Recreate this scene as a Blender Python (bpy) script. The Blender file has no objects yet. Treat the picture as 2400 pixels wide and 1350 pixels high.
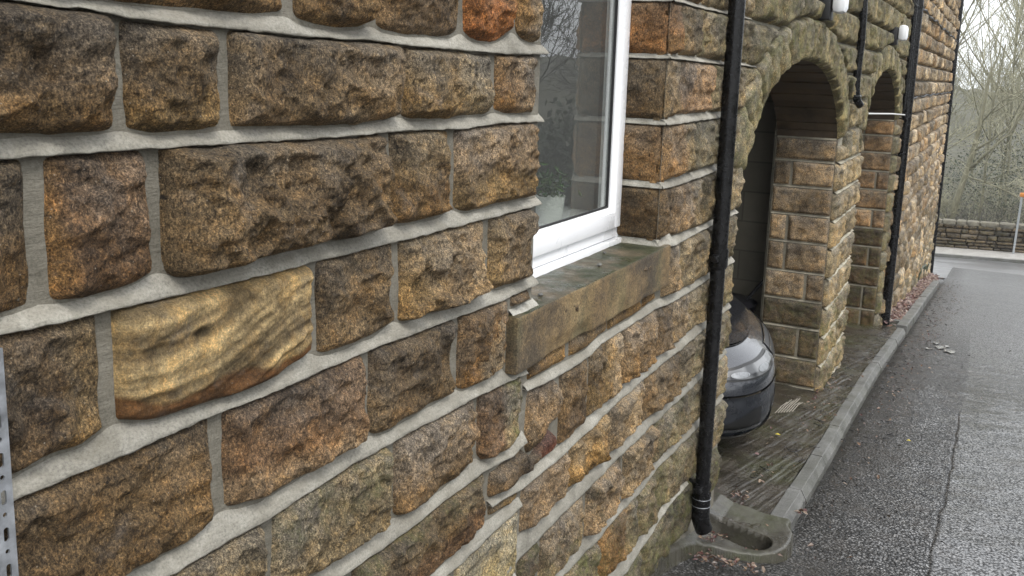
import bpy, bmesh, math, random
import numpy as np
from mathutils import Vector, Matrix
sc = bpy.context.scene
COL = sc.collection
ZO = 2.0                       # eye level sits at z = 2.0 m; all tables below are measured from eye level
# ---------------------------------------------------------------- camera
def rot(yaw, pitch, roll):
    cy, sy = math.cos(yaw), math.sin(yaw); cp, sp = math.cos(pitch), math.sin(pitch); cr, sr = math.cos(roll), math.sin(roll)
    return np.array([[cr,-sr,0],[sr,cr,0],[0,0,1]]) @ np.array([[1,0,0],[0,cp,-sp],[0,sp,cp]]) @ np.array([[cy,0,sy],[0,1,0],[-sy,0,cy]])
CM = rot(.478667, .179355, .031107)
w_ = lambda r: Vector((r[0], r[2], -r[1]))
R_, U_, F_ = w_(CM[0]), -w_(CM[1]), w_(CM[2])
cd = bpy.data.cameras.new('camera'); cam = bpy.data.objects.new('camera', cd); COL.objects.link(cam)
cam.matrix_world = Matrix(((R_[0],U_[0],-F_[0],0),(R_[1],U_[1],-F_[1],0),(R_[2],U_[2],-F_[2],ZO),(0,0,0,1)))
cd.sensor_width = 36; cd.lens = 2161/2400*36; cd.shift_y = -120.6/2400
cd.clip_start = .05; cd.clip_end = 600
sc.camera = cam
# ---------------------------------------------------------------- sky, sun, exposure
SUN_EL, SUN_AZ = 52, 122        # azimuth clockwise from +Y (along the wall), so light comes from the road side
wd = bpy.data.worlds.new('World'); sc.world = wd; wd.use_nodes = True
nt = wd.node_tree; nt.nodes.clear()
sky = nt.nodes.new('ShaderNodeTexSky'); sky.sky_type = 'NISHITA'; sky.sun_disc = False
sky.sun_elevation = math.radians(SUN_EL); sky.sun_rotation = math.radians(SUN_AZ)
sky.air_density = 1.2; sky.dust_density = 5; sky.ozone_density = 1
mixs = nt.nodes.new('ShaderNodeMix'); mixs.data_type = 'RGBA'; mixs.inputs[0].default_value = .8
gtc = nt.nodes.new('ShaderNodeTexCoord'); gsx = nt.nodes.new('ShaderNodeSeparateXYZ'); grp = nt.nodes.new('ShaderNodeValToRGB')
nt.links.new(gtc.outputs['Generated'], gsx.inputs[0]); nt.links.new(gsx.outputs[2], grp.inputs[0])
grp.color_ramp.elements[0].position = 0.; grp.color_ramp.elements[0].color = (.55, .57, .59, 1)      # overcast: brighter towards the zenith
grp.color_ramp.elements[1].position = .75; grp.color_ramp.elements[1].color = (.98, 1.0, 1.03, 1)
gmu = nt.nodes.new('ShaderNodeVectorMath'); gmu.operation = 'SCALE'; gmu.inputs['Scale'].default_value = 23.
nt.links.new(grp.outputs[0], gmu.inputs[0]); nt.links.new(gmu.outputs[0], mixs.inputs[7])
bgn = nt.nodes.new('ShaderNodeBackground'); bgn.inputs[1].default_value = .12
out = nt.nodes.new('ShaderNodeOutputWorld')
nt.links.new(sky.outputs[0], mixs.inputs[6]); nt.links.new(mixs.outputs[2], bgn.inputs[0]); nt.links.new(bgn.outputs[0], out.inputs[0])
sl = bpy.data.lights.new('sun', 'SUN'); sl.energy = 1.5; sl.angle = math.radians(14); sl.color = (1, .96, .9)
so = bpy.data.objects.new('sun', sl); COL.objects.link(so)
a, e = math.radians(SUN_AZ), math.radians(SUN_EL)
sd = Vector((math.sin(a)*math.cos(e), math.cos(a)*math.cos(e), math.sin(e)))
so.rotation_euler = (-sd).to_track_quat('-Z', 'Y').to_euler()
sc.view_settings.view_transform = 'Standard'; sc.view_settings.look = 'None'
sc.view_settings.exposure = .2; sc.view_settings.gamma = 1
sc.cycles.max_bounces = 6; sc.cycles.diffuse_bounces = 3; sc.cycles.glossy_bounces = 3; sc.cycles.transparent_max_bounces = 12
# ---------------------------------------------------------------- noise
def _h(ix, iy, iz, s):
    n = (ix*374761393 + iy*668265263 + iz*2147483647 + s*1274126177) & 0xffffffff
    n = ((n ^ (n >> 13)) * 1274126177) & 0xffffffff
    n = ((n ^ (n >> 16)) * 2246822519) & 0xffffffff
    return ((n ^ (n >> 15)) & 0xffff) / 32767.5 - 1
def vnoise(x, y, z, s=0):
    x = np.asarray(x, float); y = np.broadcast_to(np.asarray(y, float), x.shape); z = np.broadcast_to(np.asarray(z, float), x.shape)
    ix, iy, iz = np.floor(x).astype(np.int64), np.floor(y).astype(np.int64), np.floor(z).astype(np.int64)
    fx, fy, fz = x-ix, y-iy, z-iz
    fx, fy, fz = [t*t*t*(t*(t*6-15)+10) for t in (fx, fy, fz)]
    r = 0
    for dx in (0, 1):
        for dy in (0, 1):
            for dz in (0, 1):
                r = r + _h(ix+dx, iy+dy, iz+dz, s)*(fx if dx else 1-fx)*(fy if dy else 1-fy)*(fz if dz else 1-fz)
    return r
def fbm(x, y, z, s=0, o=4, g=.5):
    r = 0; a = 1; t = 0
    for i in range(o):
        r = r + a*vnoise(np.asarray(x)*2**i+i*7.3, np.asarray(y)*2**i+i*3.1, np.asarray(z)*2**i, s+i); t += a; a *= g
    return r/t
rs = np.random.RandomState(7); random.seed(7)
# ---------------------------------------------------------------- mesh helpers
def mesh_np(name, V, F, mat, parent=None, smooth=True, col=None, mats=None, midx=None):
    """V (n,3) eye-relative, F list of quads/tris as (m,4) or (m,3) arrays"""
    V = np.asarray(V, float).copy(); V[:, 2] += ZO
    if parent is not None:
        V -= np.array(parent.matrix_world.translation if parent.parent is None and not parent.get('_o') else parent['_o'])
    me = bpy.data.meshes.new(name)
    if not isinstance(F, (list, tuple)): F = [F]
    F = [np.asarray(f, np.int32) for f in F if len(f)]
    tot = sum(f.size for f in F); nf = sum(len(f) for f in F)
    me.vertices.add(len(V)); me.loops.add(tot); me.polygons.add(nf)
    me.vertices.foreach_set('co', V.astype(np.float32).ravel())
    me.loops.foreach_set('vertex_index', np.concatenate([f.ravel() for f in F]))
    ls = np.concatenate([np.full(len(f), f.shape[1]) for f in F]); st = np.concatenate([[0], np.cumsum(ls)[:-1]])
    me.polygons.foreach_set('loop_start', st.astype(np.int32)); me.polygons.foreach_set('loop_total', ls.astype(np.int32))
    me.polygons.foreach_set('use_smooth', np.full(nf, smooth))
    for m in (mats or [mat]): me.materials.append(m)
    if midx is not None: me.polygons.foreach_set('material_index', np.asarray(midx, np.int32))
    me.update(); me.validate()
    if col is not None:
        at = me.color_attributes.new('col', 'FLOAT_COLOR', 'POINT'); at.data.foreach_set('color', np.asarray(col, np.float32).ravel())
    o = bpy.data.objects.new(name, me); COL.objects.link(o)
    if parent is not None:
        o.parent = parent; base = parent.get('_o'); o['_o'] = base if base is not None else list(parent.matrix_world.translation)
    return o
class MB:
    def __init__(s): s.v = []; s.q = []; s.t = []; s.c = []; s.n = 0; s.g = []
    def add(s, V, Q=(), T=(), col=None):
        V = np.asarray(V, float).reshape(-1, 3); s.v.append(V)
        if len(Q): s.q.append(np.asarray(Q)+s.n)
        if len(T): s.t.append(np.asarray(T)+s.n)
        if col is not None:
            col = np.asarray(col, float); s.c.append(np.broadcast_to(col, (len(V), 4)) if col.ndim == 1 else col)
        s.n += len(V)
    def box(s, x0, x1, y0, y1, z0, z1, b=0., M=None):
        bm = bmesh.new(); bmesh.ops.create_cube(bm, size=1)
        for v in bm.verts: v.co = ((x0+x1)/2+v.co.x*(x1-x0), (y0+y1)/2+v.co.y*(y1-y0), (z0+z1)/2+v.co.z*(z1-z0))
        if b: bmesh.ops.bevel(bm, geom=bm.edges[:], offset=b, segments=2, affect='EDGES', profile=.5)
        if M is not None: bm.transform(M)
        s.bm(bm)
    def bm(s, bm):
        bm.verts.ensure_lookup_table(); bm.verts.index_update()
        V = [v.co[:] for v in bm.verts]
        fs = [[v.index for v in f.verts] for f in bm.faces]
        Q = [f for f in fs if len(f) == 4]; T = [f for f in fs if len(f) == 3]
        for f in fs:
            if len(f) > 4: s.g.append([i+s.n for i in f])
        s.add(V, Q, T); bm.free()
    def tube(s, P, r, n=8, caps=True, col=None):
        P = np.asarray(P, float); m = len(P); r = np.broadcast_to(r, (m,))
        T = np.gradient(P, axis=0); T /= np.linalg.norm(T, axis=1)[:, None]+1e-9
        ref = np.array([0, 0, 1.]) if abs(T[:, 2]).mean() < .8 else np.array([1., 0, 0])
        A = np.cross(T, ref); A /= np.linalg.norm(A, axis=1)[:, None]+1e-9; B = np.cross(T, A)
        th = np.arange(n)*2*np.pi/n
        V = P[:, None]+r[:, None, None]*(A[:, None]*np.cos(th)[None, :, None]+B[:, None]*np.sin(th)[None, :, None])
        i = np.arange(m-1)[:, None]; j = np.arange(n)[None]; k = (j+1) % n
        Q = np.stack([i*n+j, i*n+k, (i+1)*n+k, (i+1)*n+j], -1).reshape(-1, 4)
        base = s.n; s.add(V, Q, col=col)
        if caps: s.g.append([base+q for q in range(n)][::-1]); s.g.append([base+(m-1)*n+q for q in range(n)])
    def build(s, name, mat, parent=None, smooth=True, ang=40):
        V = np.concatenate(s.v); F = []
        if s.q: F.append(np.concatenate(s.q))
        if s.t: F.append(np.concatenate(s.t))
        by = {}
        for g in s.g: by.setdefault(len(g), []).append(g)
        for g in by.values(): F.append(np.array(g))
        o = mesh_np(name, V, F, mat, parent, smooth, np.concatenate(s.c) if s.c and sum(map(len, s.c)) == len(V) else None)
        if smooth and ang: o.data.set_sharp_from_angle(angle=math.radians(ang))
        return o
def tag(o, label=None, cat=None, group=None, kind=None):
    for k, v in (('label', label), ('category', cat), ('group', group), ('kind', kind)):
        if v: o[k] = v
    return o
def empty(name, loc, label=None, cat=None, group=None, kind=None):
    o = bpy.data.objects.new(name, None); COL.objects.link(o); o.location = (loc[0], loc[1], loc[2]+ZO); o.empty_display_size = .1
    o.matrix_world = Matrix.Translation(o.location); o['_o'] = list(o.location)
    return tag(o, label, cat, group, kind)
# ---------------------------------------------------------------- materials
class NM:
    def __init__(s, name, rough=.6, base=(.5,.5,.5), metal=0., spec=.5):
        s.m = bpy.data.materials.new(name); s.m.use_nodes = True; s.t = s.m.node_tree; s.b = s.t.nodes['Principled BSDF']
        s.b.inputs['Base Color'].default_value = (*base, 1); s.b.inputs['Roughness'].default_value = rough
        s.b.inputs['Metallic'].default_value = metal; s.b.inputs['Specular IOR Level'].default_value = spec
        tc = s.t.nodes.new('ShaderNodeTexCoord'); s.co = tc.outputs['Object']
    def n(s, k, **kw):
        nd = s.t.nodes.new(k)
        for a_, v in kw.items(): setattr(nd, a_, v)
        return nd
    def L(s, a, b): s.t.links.new(a, b)
    def noise(s, scale, det=4, rough=.6, co=None, dist=0, st=None):
        if st:
            mp = s.n('ShaderNodeMapping'); mp.inputs['Scale'].default_value = st; s.L(co or s.co, mp.inputs[0]); co = mp.outputs[0]
        nd = s.n('ShaderNodeTexNoise'); nd.inputs['Scale'].default_value = scale; nd.inputs['Detail'].default_value = det
        nd.inputs['Roughness'].default_value = rough; nd.inputs['Distortion'].default_value = dist; s.L(co or s.co, nd.inputs['Vector']); return nd.outputs[0]
    def vor(s, scale, feat='F1', co=None):
        nd = s.n('ShaderNodeTexVoronoi', feature=feat); nd.inputs['Scale'].default_value = scale; s.L(co or s.co, nd.inputs['Vector']); return nd.outputs[0]
    def ramp(s, f, *st):
        nd = s.n('ShaderNodeValToRGB'); e = nd.color_ramp.elements
        while len(e) < len(st): e.new(.5)
        for q, (p, c) in zip(e, st): q.position = p; q.color = (*(c if isinstance(c, tuple) else (c, c, c)), 1)
        s.L(f, nd.inputs[0]); return nd.outputs[0]
    def mix(s, f, a, b, mode='MIX'):
        nd = s.n('ShaderNodeMix', data_type='RGBA', blend_type=mode)
        for v, i in ((f, 0), (a, 6), (b, 7)):
            if isinstance(v, (int, float)): nd.inputs[i].default_value = v if i == 0 else (v, v, v, 1)
            elif isinstance(v, tuple): nd.inputs[i].default_value = (*v, 1)
            else: s.L(v, nd.inputs[i])
        return nd.outputs[2]
    def math(s, op, a, b=0.):
        nd = s.n('ShaderNodeMath', operation=op)
        for v, i in ((a, 0), (b, 1)):
            if isinstance(v, (int, float)): nd.inputs[i].default_value = v
            else: s.L(v, nd.inputs[i])
        return nd.outputs[0]
    def color(s, c): s.L(c, s.b.inputs['Base Color'])
    def rough(s, c): s.L(c, s.b.inputs['Roughness'])
    def bump(s, *hs):
        prev = None
        for h, st, di in hs:
            nd = s.n('ShaderNodeBump'); nd.inputs['Strength'].default_value = st; nd.inputs['Distance'].default_value = di
            s.L(h, nd.inputs['Height'])
            if prev: s.L(prev, nd.inputs['Normal'])
            prev = nd.outputs[0]
        s.L(prev, s.b.inputs['Normal'])
def plain(name, base, rough=.5, metal=0., spec=.5, bump=None, var=.0, vs=20):
    m = NM(name, rough, base, metal, spec)
    if var:
        n_ = m.noise(vs, 6, .65); m.color(m.mix(m.ramp(n_, (.3, 0.), (.7, 1.)), tuple(c*(1-var) for c in base), tuple(min(1, c*(1+var)) for c in base)))
        m.rough(m.ramp(n_, (.3, max(rough-.12, 0)), (.7, min(rough+.15, 1))))
    if bump: m.bump((m.noise(bump[0], 5, .6), bump[1], bump[2]))
    return m.m
def stone_mat(name, grain=1.0):
    m = NM(name, .78, spec=.35)
    at = m.n('ShaderNodeAttribute', attribute_name='col'); C = at.outputs['Color']
    A = m.math('MAXIMUM', at.outputs['Alpha'], 0.); SM = m.math('MULTIPLY', m.math('MAXIMUM', m.math('MULTIPLY', at.outputs['Alpha'], -1.), 0.), .55); G1 = m.math('SUBTRACT', 1., SM)
    n1 = m.noise(8, 9, .7, dist=.5); n2 = m.noise(23, 8, .74, dist=.3); n3 = m.noise(215*grain, 5, .8, dist=.4, st=(1, 1, .7)); n4 = m.noise(430*grain, 3, .7)
    c = m.mix(1., C, m.ramp(n1, (.3, (.30,.29,.29)), (.5, (1., 1., 1.)), (.7, (1.65,1.55,1.4))), 'MULTIPLY')
    c = m.mix(m.ramp(n2, (.47, 0.), (.62, .6)), c, m.mix(1., c, (1.5, 1.25, .8), 'MULTIPLY'))       # ochre patches
    c = m.mix(m.ramp(m.noise(11, 7, .74, dist=.6), (.54, 0.), (.68, .55)), c, (.15,.135,.12))           # grey weathered skin
    c = m.mix(m.ramp(m.noise(5.3, 8, .78), (.50, 0.), (.64, .62)), c, m.mix(1., c, (.36, .33, .33), 'MULTIPLY'))     # soot
    g = m.ramp(n3, (.36, (.20,.188,.175)), (.46, (.72,.70,.68)), (.55, (1.17,1.14,1.07)), (.68, (2.4,2.25,1.95))); c = m.mix(G1, c, m.mix(1., c, g, 'MULTIPLY'))
    g2 = m.ramp(n4, (.38, .42), (.5, .95), (.62, 1.75)); c = m.mix(m.math('MULTIPLY', G1, .85), c, m.mix(1., c, g2, 'MULTIPLY'))
    sp = m.vor(85*grain); c = m.mix(m.math('MULTIPLY', G1, m.ramp(sp, (.05, .7), (.10, 0.))), c, (.46, .40, .31))              # quartz pebbles
    pit = m.ramp(m.noise(40*grain, 5, .75, dist=.4), (.31, .9), (.38, 0.)); c = m.mix(m.math('MULTIPLY', G1, pit), c, (.012, .009, .007))   # dark pits
    mo = m.math('MULTIPLY', A, m.ramp(m.noise(15, 9, .8), (.44, 0.), (.60, .75)))
    c = m.mix(mo, c, m.mix(m.ramp(m.noise(65, 7, .8), (.4, 0.), (.62, 1.)), (.03, .036, .012), (.225, .24, .06)))
    hs_ = m.n('ShaderNodeHueSaturation'); hs_.inputs['Saturation'].default_value = .94; m.L(c, hs_.inputs['Color']); m.color(hs_.outputs[0])
    m.bump((m.noise(30, 10, .76), 1., .016), (n3, .9, .0065/grain), (n4, .8, .002/grain))
    return m.m
M = {}
M['stone'] = stone_mat('rock_faced_sandstone'); M['stone_far'] = stone_mat('rock_faced_sandstone_far', .5)
def mortar_mat():
    m = NM('lime_mortar', .8, spec=.3)
    n = m.noise(11, 8, .7, dist=.4); c = m.ramp(n, (.28, (.22,.21,.18)), (.52, (.37,.36,.325)), (.74, (.50,.49,.455)))
    at = m.n('ShaderNodeAttribute', attribute_name='col')
    c = m.mix(1., c, at.outputs['Color'], 'MULTIPLY')
    c = m.mix(1., c, m.ramp(m.noise(260, 4, .7), (.33, .66), (.5, 1.), (.68, 1.2)), 'MULTIPLY'); c = m.mix(m.ramp(m.noise(17, 8, .75, st=(1,.4,1)), (.47, 0.), (.64, .6)), c, (.20,.185,.15))
    c = m.mix(m.ramp(m.vor(22), (.05, .6), (.075, 0.)), c, (.16,.15,.14))
    m.color(c); m.bump((m.noise(26, 8, .7, st=(1,.35,1.6)), .8, .007), (m.noise(55, 6, .7, st=(1,.5,1)), .5, .003), (m.noise(240, 3, .6), .4, .0008)); return m.m
M['mortar'] = mortar_mat()
def sill_mat():
    m = NM('sill_sandstone', .6, spec=.45)
    c = m.ramp(m.noise(9, 9, .74, dist=.2), (.3, (.10,.066,.030)), (.5, (.20,.135,.062)), (.7, (.30,.215,.11)))
    c = m.mix(m.ramp(m.noise(2.6, 8, .75), (.42, 0.), (.58, .8)), c, (.035,.030,.024))
    sz = m.n('ShaderNodeSeparateXYZ'); m.L(m.co, sz.inputs[0])
    c = m.mix(m.ramp(m.noise(5, 6, .7, st=(1,1,.25)), (.52, 0.), (.68, .4)), c, (.085,.09,.04))
    sx = m.n('ShaderNodeSeparateXYZ'); ge = m.n('ShaderNodeNewGeometry'); m.L(ge.outputs['Normal'], sx.inputs[0])
    up = m.ramp(sx.outputs[2], (.45, 0.), (.8, 1.))
    c = m.mix(up, c, m.ramp(m.noise(6, 8, .75), (.38, (.016,.020,.008)), (.47, (.038,.043,.018)), (.54, (.065,.055,.032)), (.66, (.15,.115,.07))))      # algae grows on the top
    c = m.mix(1., c, m.ramp(m.noise(230, 5, .8), (.36, .35), (.5, .95), (.66, 1.9)), 'MULTIPLY')
    m.color(c); m.rough(m.mix(up, .78, m.ramp(m.noise(8, 6, .7), (.4, .25), (.6, .6)))); m.bump((m.noise(45, 8, .72), .6, .004), (m.noise(260, 3, .7), .6, .0015)); return m.m
M['sill'] = sill_mat()
M['upvc'] = plain('white_upvc', (.80,.81,.83), .28, var=.02, vs=6)
M['gasket'] = plain('black_gasket', (.015,.015,.016), .5)
M['iron'] = plain('black_pipe_paint', (.0065,.0065,.007), .26, spec=.35, bump=(60, .3, .0015), var=.45, vs=35)
M['cable'] = plain('black_cable', (.012,.012,.013), .5)
M['galv'] = plain('galvanised_steel', (.45,.47,.5), .42, metal=.75, var=.3, vs=40, bump=(120, .2, .001))
M['lampw'] = plain('white_lamp_plastic', (.82,.84,.86), .35, var=.03)
M['conduit'] = plain('pale_conduit', (.6,.6,.58), .4)
M['block'] = NM('cream_painted_blockwork', .85)
_m = M['block']; _br = _m.n('ShaderNodeTexBrick'); _br.inputs['Scale'].default_value = 1; _br.inputs['Brick Width'].default_value = .44; _br.inputs['Row Height'].default_value = .215
_br.inputs['Mortar Size'].default_value = .006; _br.inputs['Color1'].default_value = (.24,.22,.165,1); _br.inputs['Color2'].default_value = (.21,.19,.145,1); _br.inputs['Mortar'].default_value = (.16,.145,.11,1)
_mp = _m.n('ShaderNodeMapping'); _mp.inputs['Rotation'].default_value = (math.radians(90), 0, 0); _m.L(_m.co, _mp.inputs[0]); _m.L(_mp.outputs[0], _br.inputs[0])
_m.color(_m.mix(.5, _br.outputs[0], _m.mix(1., _br.outputs[0], _m.ramp(_m.noise(2, 6, .7), (.3, .55), (.7, 1.2)), 'MULTIPLY'))); M['block'] = _m.m
M['board'] = plain('dark_stained_boards', (.075,.052,.03), .55, var=.6, vs=5, bump=(40, .4, .002))
M['inner'] = plain('room_plaster', (.24,.235,.225), .9, var=.1)
M['slate'] = plain('roof_slate', (.07,.07,.08), .5, var=.3, vs=8)
def asphalt():
    m = NM('wet_asphalt', .5, spec=.4)
    vn = m.n('ShaderNodeTexVoronoi'); vn.inputs['Scale'].default_value = 92; m.L(m.co, vn.inputs['Vector']); v, vc = vn.outputs['Distance'], vn.outputs['Color']
    sx = m.n('ShaderNodeSeparateColor'); m.L(vc, sx.inputs[0]); n = m.noise(60, 6, .75); big = m.noise(.8, 6, .6, dist=.6); mid = m.noise(5, 6, .7)
    c = m.mix(1., m.ramp(v, (.25, (.10,.098,.095)), (.45, (.03,.03,.03)), (.65, (.004,.004,.004))), m.ramp(sx.outputs[1], (.2, .4), (.9, 2.2)), 'MULTIPLY')  # gaps between chippings blackened in the colour, standing in for occlusion
    c = m.mix(m.ramp(mid, (.5, 0.), (.7, .5)), c, (.04,.032,.025))
    at = m.n('ShaderNodeAttribute', attribute_name='col'); sc_ = m.n('ShaderNodeSeparateColor'); m.L(at.outputs['Color'], sc_.inputs[0])
    c = m.mix(1., c, m.ramp(m.noise(24, 6, .8), (.34, .5), (.66, 1.7)), 'MULTIPLY')
    dirt = m.math('MULTIPLY', sc_.outputs[1], m.ramp(m.noise(13, 7, .78, st=(.7, 1, 1), dist=.6), (.40, 0.), (.52, 1.))); c = m.mix(dirt, c, (.018, .015, .010))
    c = m.mix(sc_.outputs[0], c, (.004, .004, .004)); m.color(c)
    wet = m.math('ADD', m.math('MULTIPLY', big, .7), m.math('MULTIPLY', mid, .3))
    chip = m.math('MULTIPLY', m.ramp(v, (.36, 1.), (.56, 0.)), m.ramp(sx.outputs[0], (.25, .08), (.55, 1.)))      # flat wet chippings shine, the gaps between stay dark
    chip = m.math('MULTIPLY', chip, m.ramp(m.noise(9, 6, .75), (.36, .35), (.58, 1.)))
    chip2 = m.math('MULTIPLY', m.ramp(v, (.50, 1.), (.66, .2)), m.ramp(sx.outputs[0], (.08, .3), (.28, 1.))); chip = m.math('MAXIMUM', chip, m.math('MULTIPLY', chip2, sc_.outputs[2]))
    pud = m.ramp(wet, (.30, .7), (.37, 0.)); cw = m.math('MAXIMUM', chip, pud)
    blk_ = m.math('SUBTRACT', 1., m.math('MAXIMUM', sc_.outputs[0], m.math('MULTIPLY', dirt, .8)))
    m.L(m.math('MULTIPLY', cw, blk_), m.b.inputs['Coat Weight']); m.L(m.math('ADD', m.ramp(wet, (.40, .05), (.6, .14)), m.math('MULTIPLY', at.outputs['Alpha'], .38)), m.b.inputs['Coat Roughness']); m.b.inputs['Coat IOR'].default_value = 1.9
    m.bump((m.noise(1.3, 4, .5), .35, .05), (v, .8, .006), (n, .8, .004))
    b1 = m.n('ShaderNodeBump'); m.L(m.ramp(wet, (.41, .03), (.5, .35)), b1.inputs['Strength']); b1.inputs['Distance'].default_value = .004; m.L(m.noise(110, 3, .6), b1.inputs['Height'])
    m.L(b1.outputs[0], m.b.inputs['Coat Normal']); return m.m
M['asphalt'] = asphalt()
def road_far():
    m = NM('wet_smooth_road', .3); mid = m.noise(2, 7, .7, st=(.35, 1, 1))
    m.color(m.ramp(mid, (.3, (.06,.06,.062)), (.7, (.12,.12,.122)))); m.rough(m.ramp(mid, (.35, .3), (.65, .5))); m.bump((m.noise(14, 8, .75), .3, .012))
    m.b.inputs['Coat Weight'].default_value = 1.; m.b.inputs['Coat IOR'].default_value = 1.5; m.L(m.ramp(mid, (.4, .30), (.65, .55)), m.b.inputs['Coat Roughness']); return m.m
M['road_far'] = road_far(); M['road_far'].node_tree.nodes['Principled BSDF'].inputs['Coat IOR'].default_value = 1.8
def concrete(name, c0, c1, green=.3, r=(.35,.75), brush=False):
    m = NM(name, .6)
    n = m.noise(6, 8, .7, dist=.3); c = m.ramp(n, (.3, c0), (.7, c1))
    c = m.mix(m.ramp(m.noise(2.2, 7, .75), (.46, 0.), (.62, green)), c, (.045,.05,.02))
    c = m.mix(1., c, m.ramp(m.noise(230, 4, .8), (.3, .5), (.7, 1.6)), 'MULTIPLY')
    m.color(c); m.rough(m.ramp(m.noise(3, 6, .7), (.35, r[0]), (.65, r[1])))
    bs = [(m.noise(40, 8, .7), .5, .005), (m.noise(300, 3, .7), .6, .0015)]
    if brush:
        mp = m.n('ShaderNodeMapping'); mp.inputs['Rotation'].default_value = (0, 0, math.radians(-6)); m.L(m.co, mp.inputs[0])
        st = m.noise(42, 5, .75, co=mp.outputs[0], st=(1, .14, 1)); bs.insert(0, (st, 1., .030))
        m.color(m.mix(1., c, m.ramp(st, (.38, .3), (.5, .9), (.62, 2.6)), 'MULTIPLY'))
    m.bump(*bs); return m.m
M['kerb'] = concrete('kerb_concrete', (.075,.075,.07), (.17,.17,.16), .3)
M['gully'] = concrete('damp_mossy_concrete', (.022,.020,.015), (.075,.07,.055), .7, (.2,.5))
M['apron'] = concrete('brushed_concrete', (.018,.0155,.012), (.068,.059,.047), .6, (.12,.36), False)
M['pave'] = concrete('footway_concrete', (.22,.21,.19), (.34,.33,.31), .1)
M['soil'] = plain('dark_soil', (.04,.03,.022), .95, var=.4, vs=15, bump=(40, 1, .02))
def leafy(name, cs, rough=.6):
    m = NM(name, rough); oi = m.n('ShaderNodeAttribute', attribute_name='col'); m.color(oi.outputs['Color']); return m.m
M['leaf'] = leafy('leaf_litter_colours', None, .35)
M['bark'] = NM('pale_bark', .85); _m = M['bark']; _m.color(_m.ramp(_m.noise(3, 8, .75, st=(4,4,1)), (.3, (.10,.095,.06)), (.55, (.21,.20,.13)), (.75, (.34,.33,.25)))); M['bark'] = _m.m
M['twig'] = plain('grey_brown_twigs', (.30,.29,.20), .9, var=.4, vs=2)
M['twigd'] = plain('dark_twigs', (.06,.055,.045), .9, var=.4, vs=2)
M['ivy'] = plain('dark_evergreen_leaves', (.04,.052,.026), .55, var=.6, vs=1.3)
M['grass'] = plain('rough_bank', (.06,.058,.035), .95, var=.5, vs=3, bump=(20, 1, .05))
# ---------------------------------------------------------------- ground profile
GY = [-6, 0, 2, 2.75, 3.75, 5.1, 7.2, 9.6, 12.2, 17.3, 19.3, 24, 28.6, 34, 60, 200]
GZ = [-.8, -1.25, -1.52, -1.69, -1.94, -2.07, -2.24, -2.53, -2.84, -3.49, -3.77, -4.36, -4.86, -5.2, -5.6, -6]
G = lambda y: np.interp(y, GY, GZ)
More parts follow.
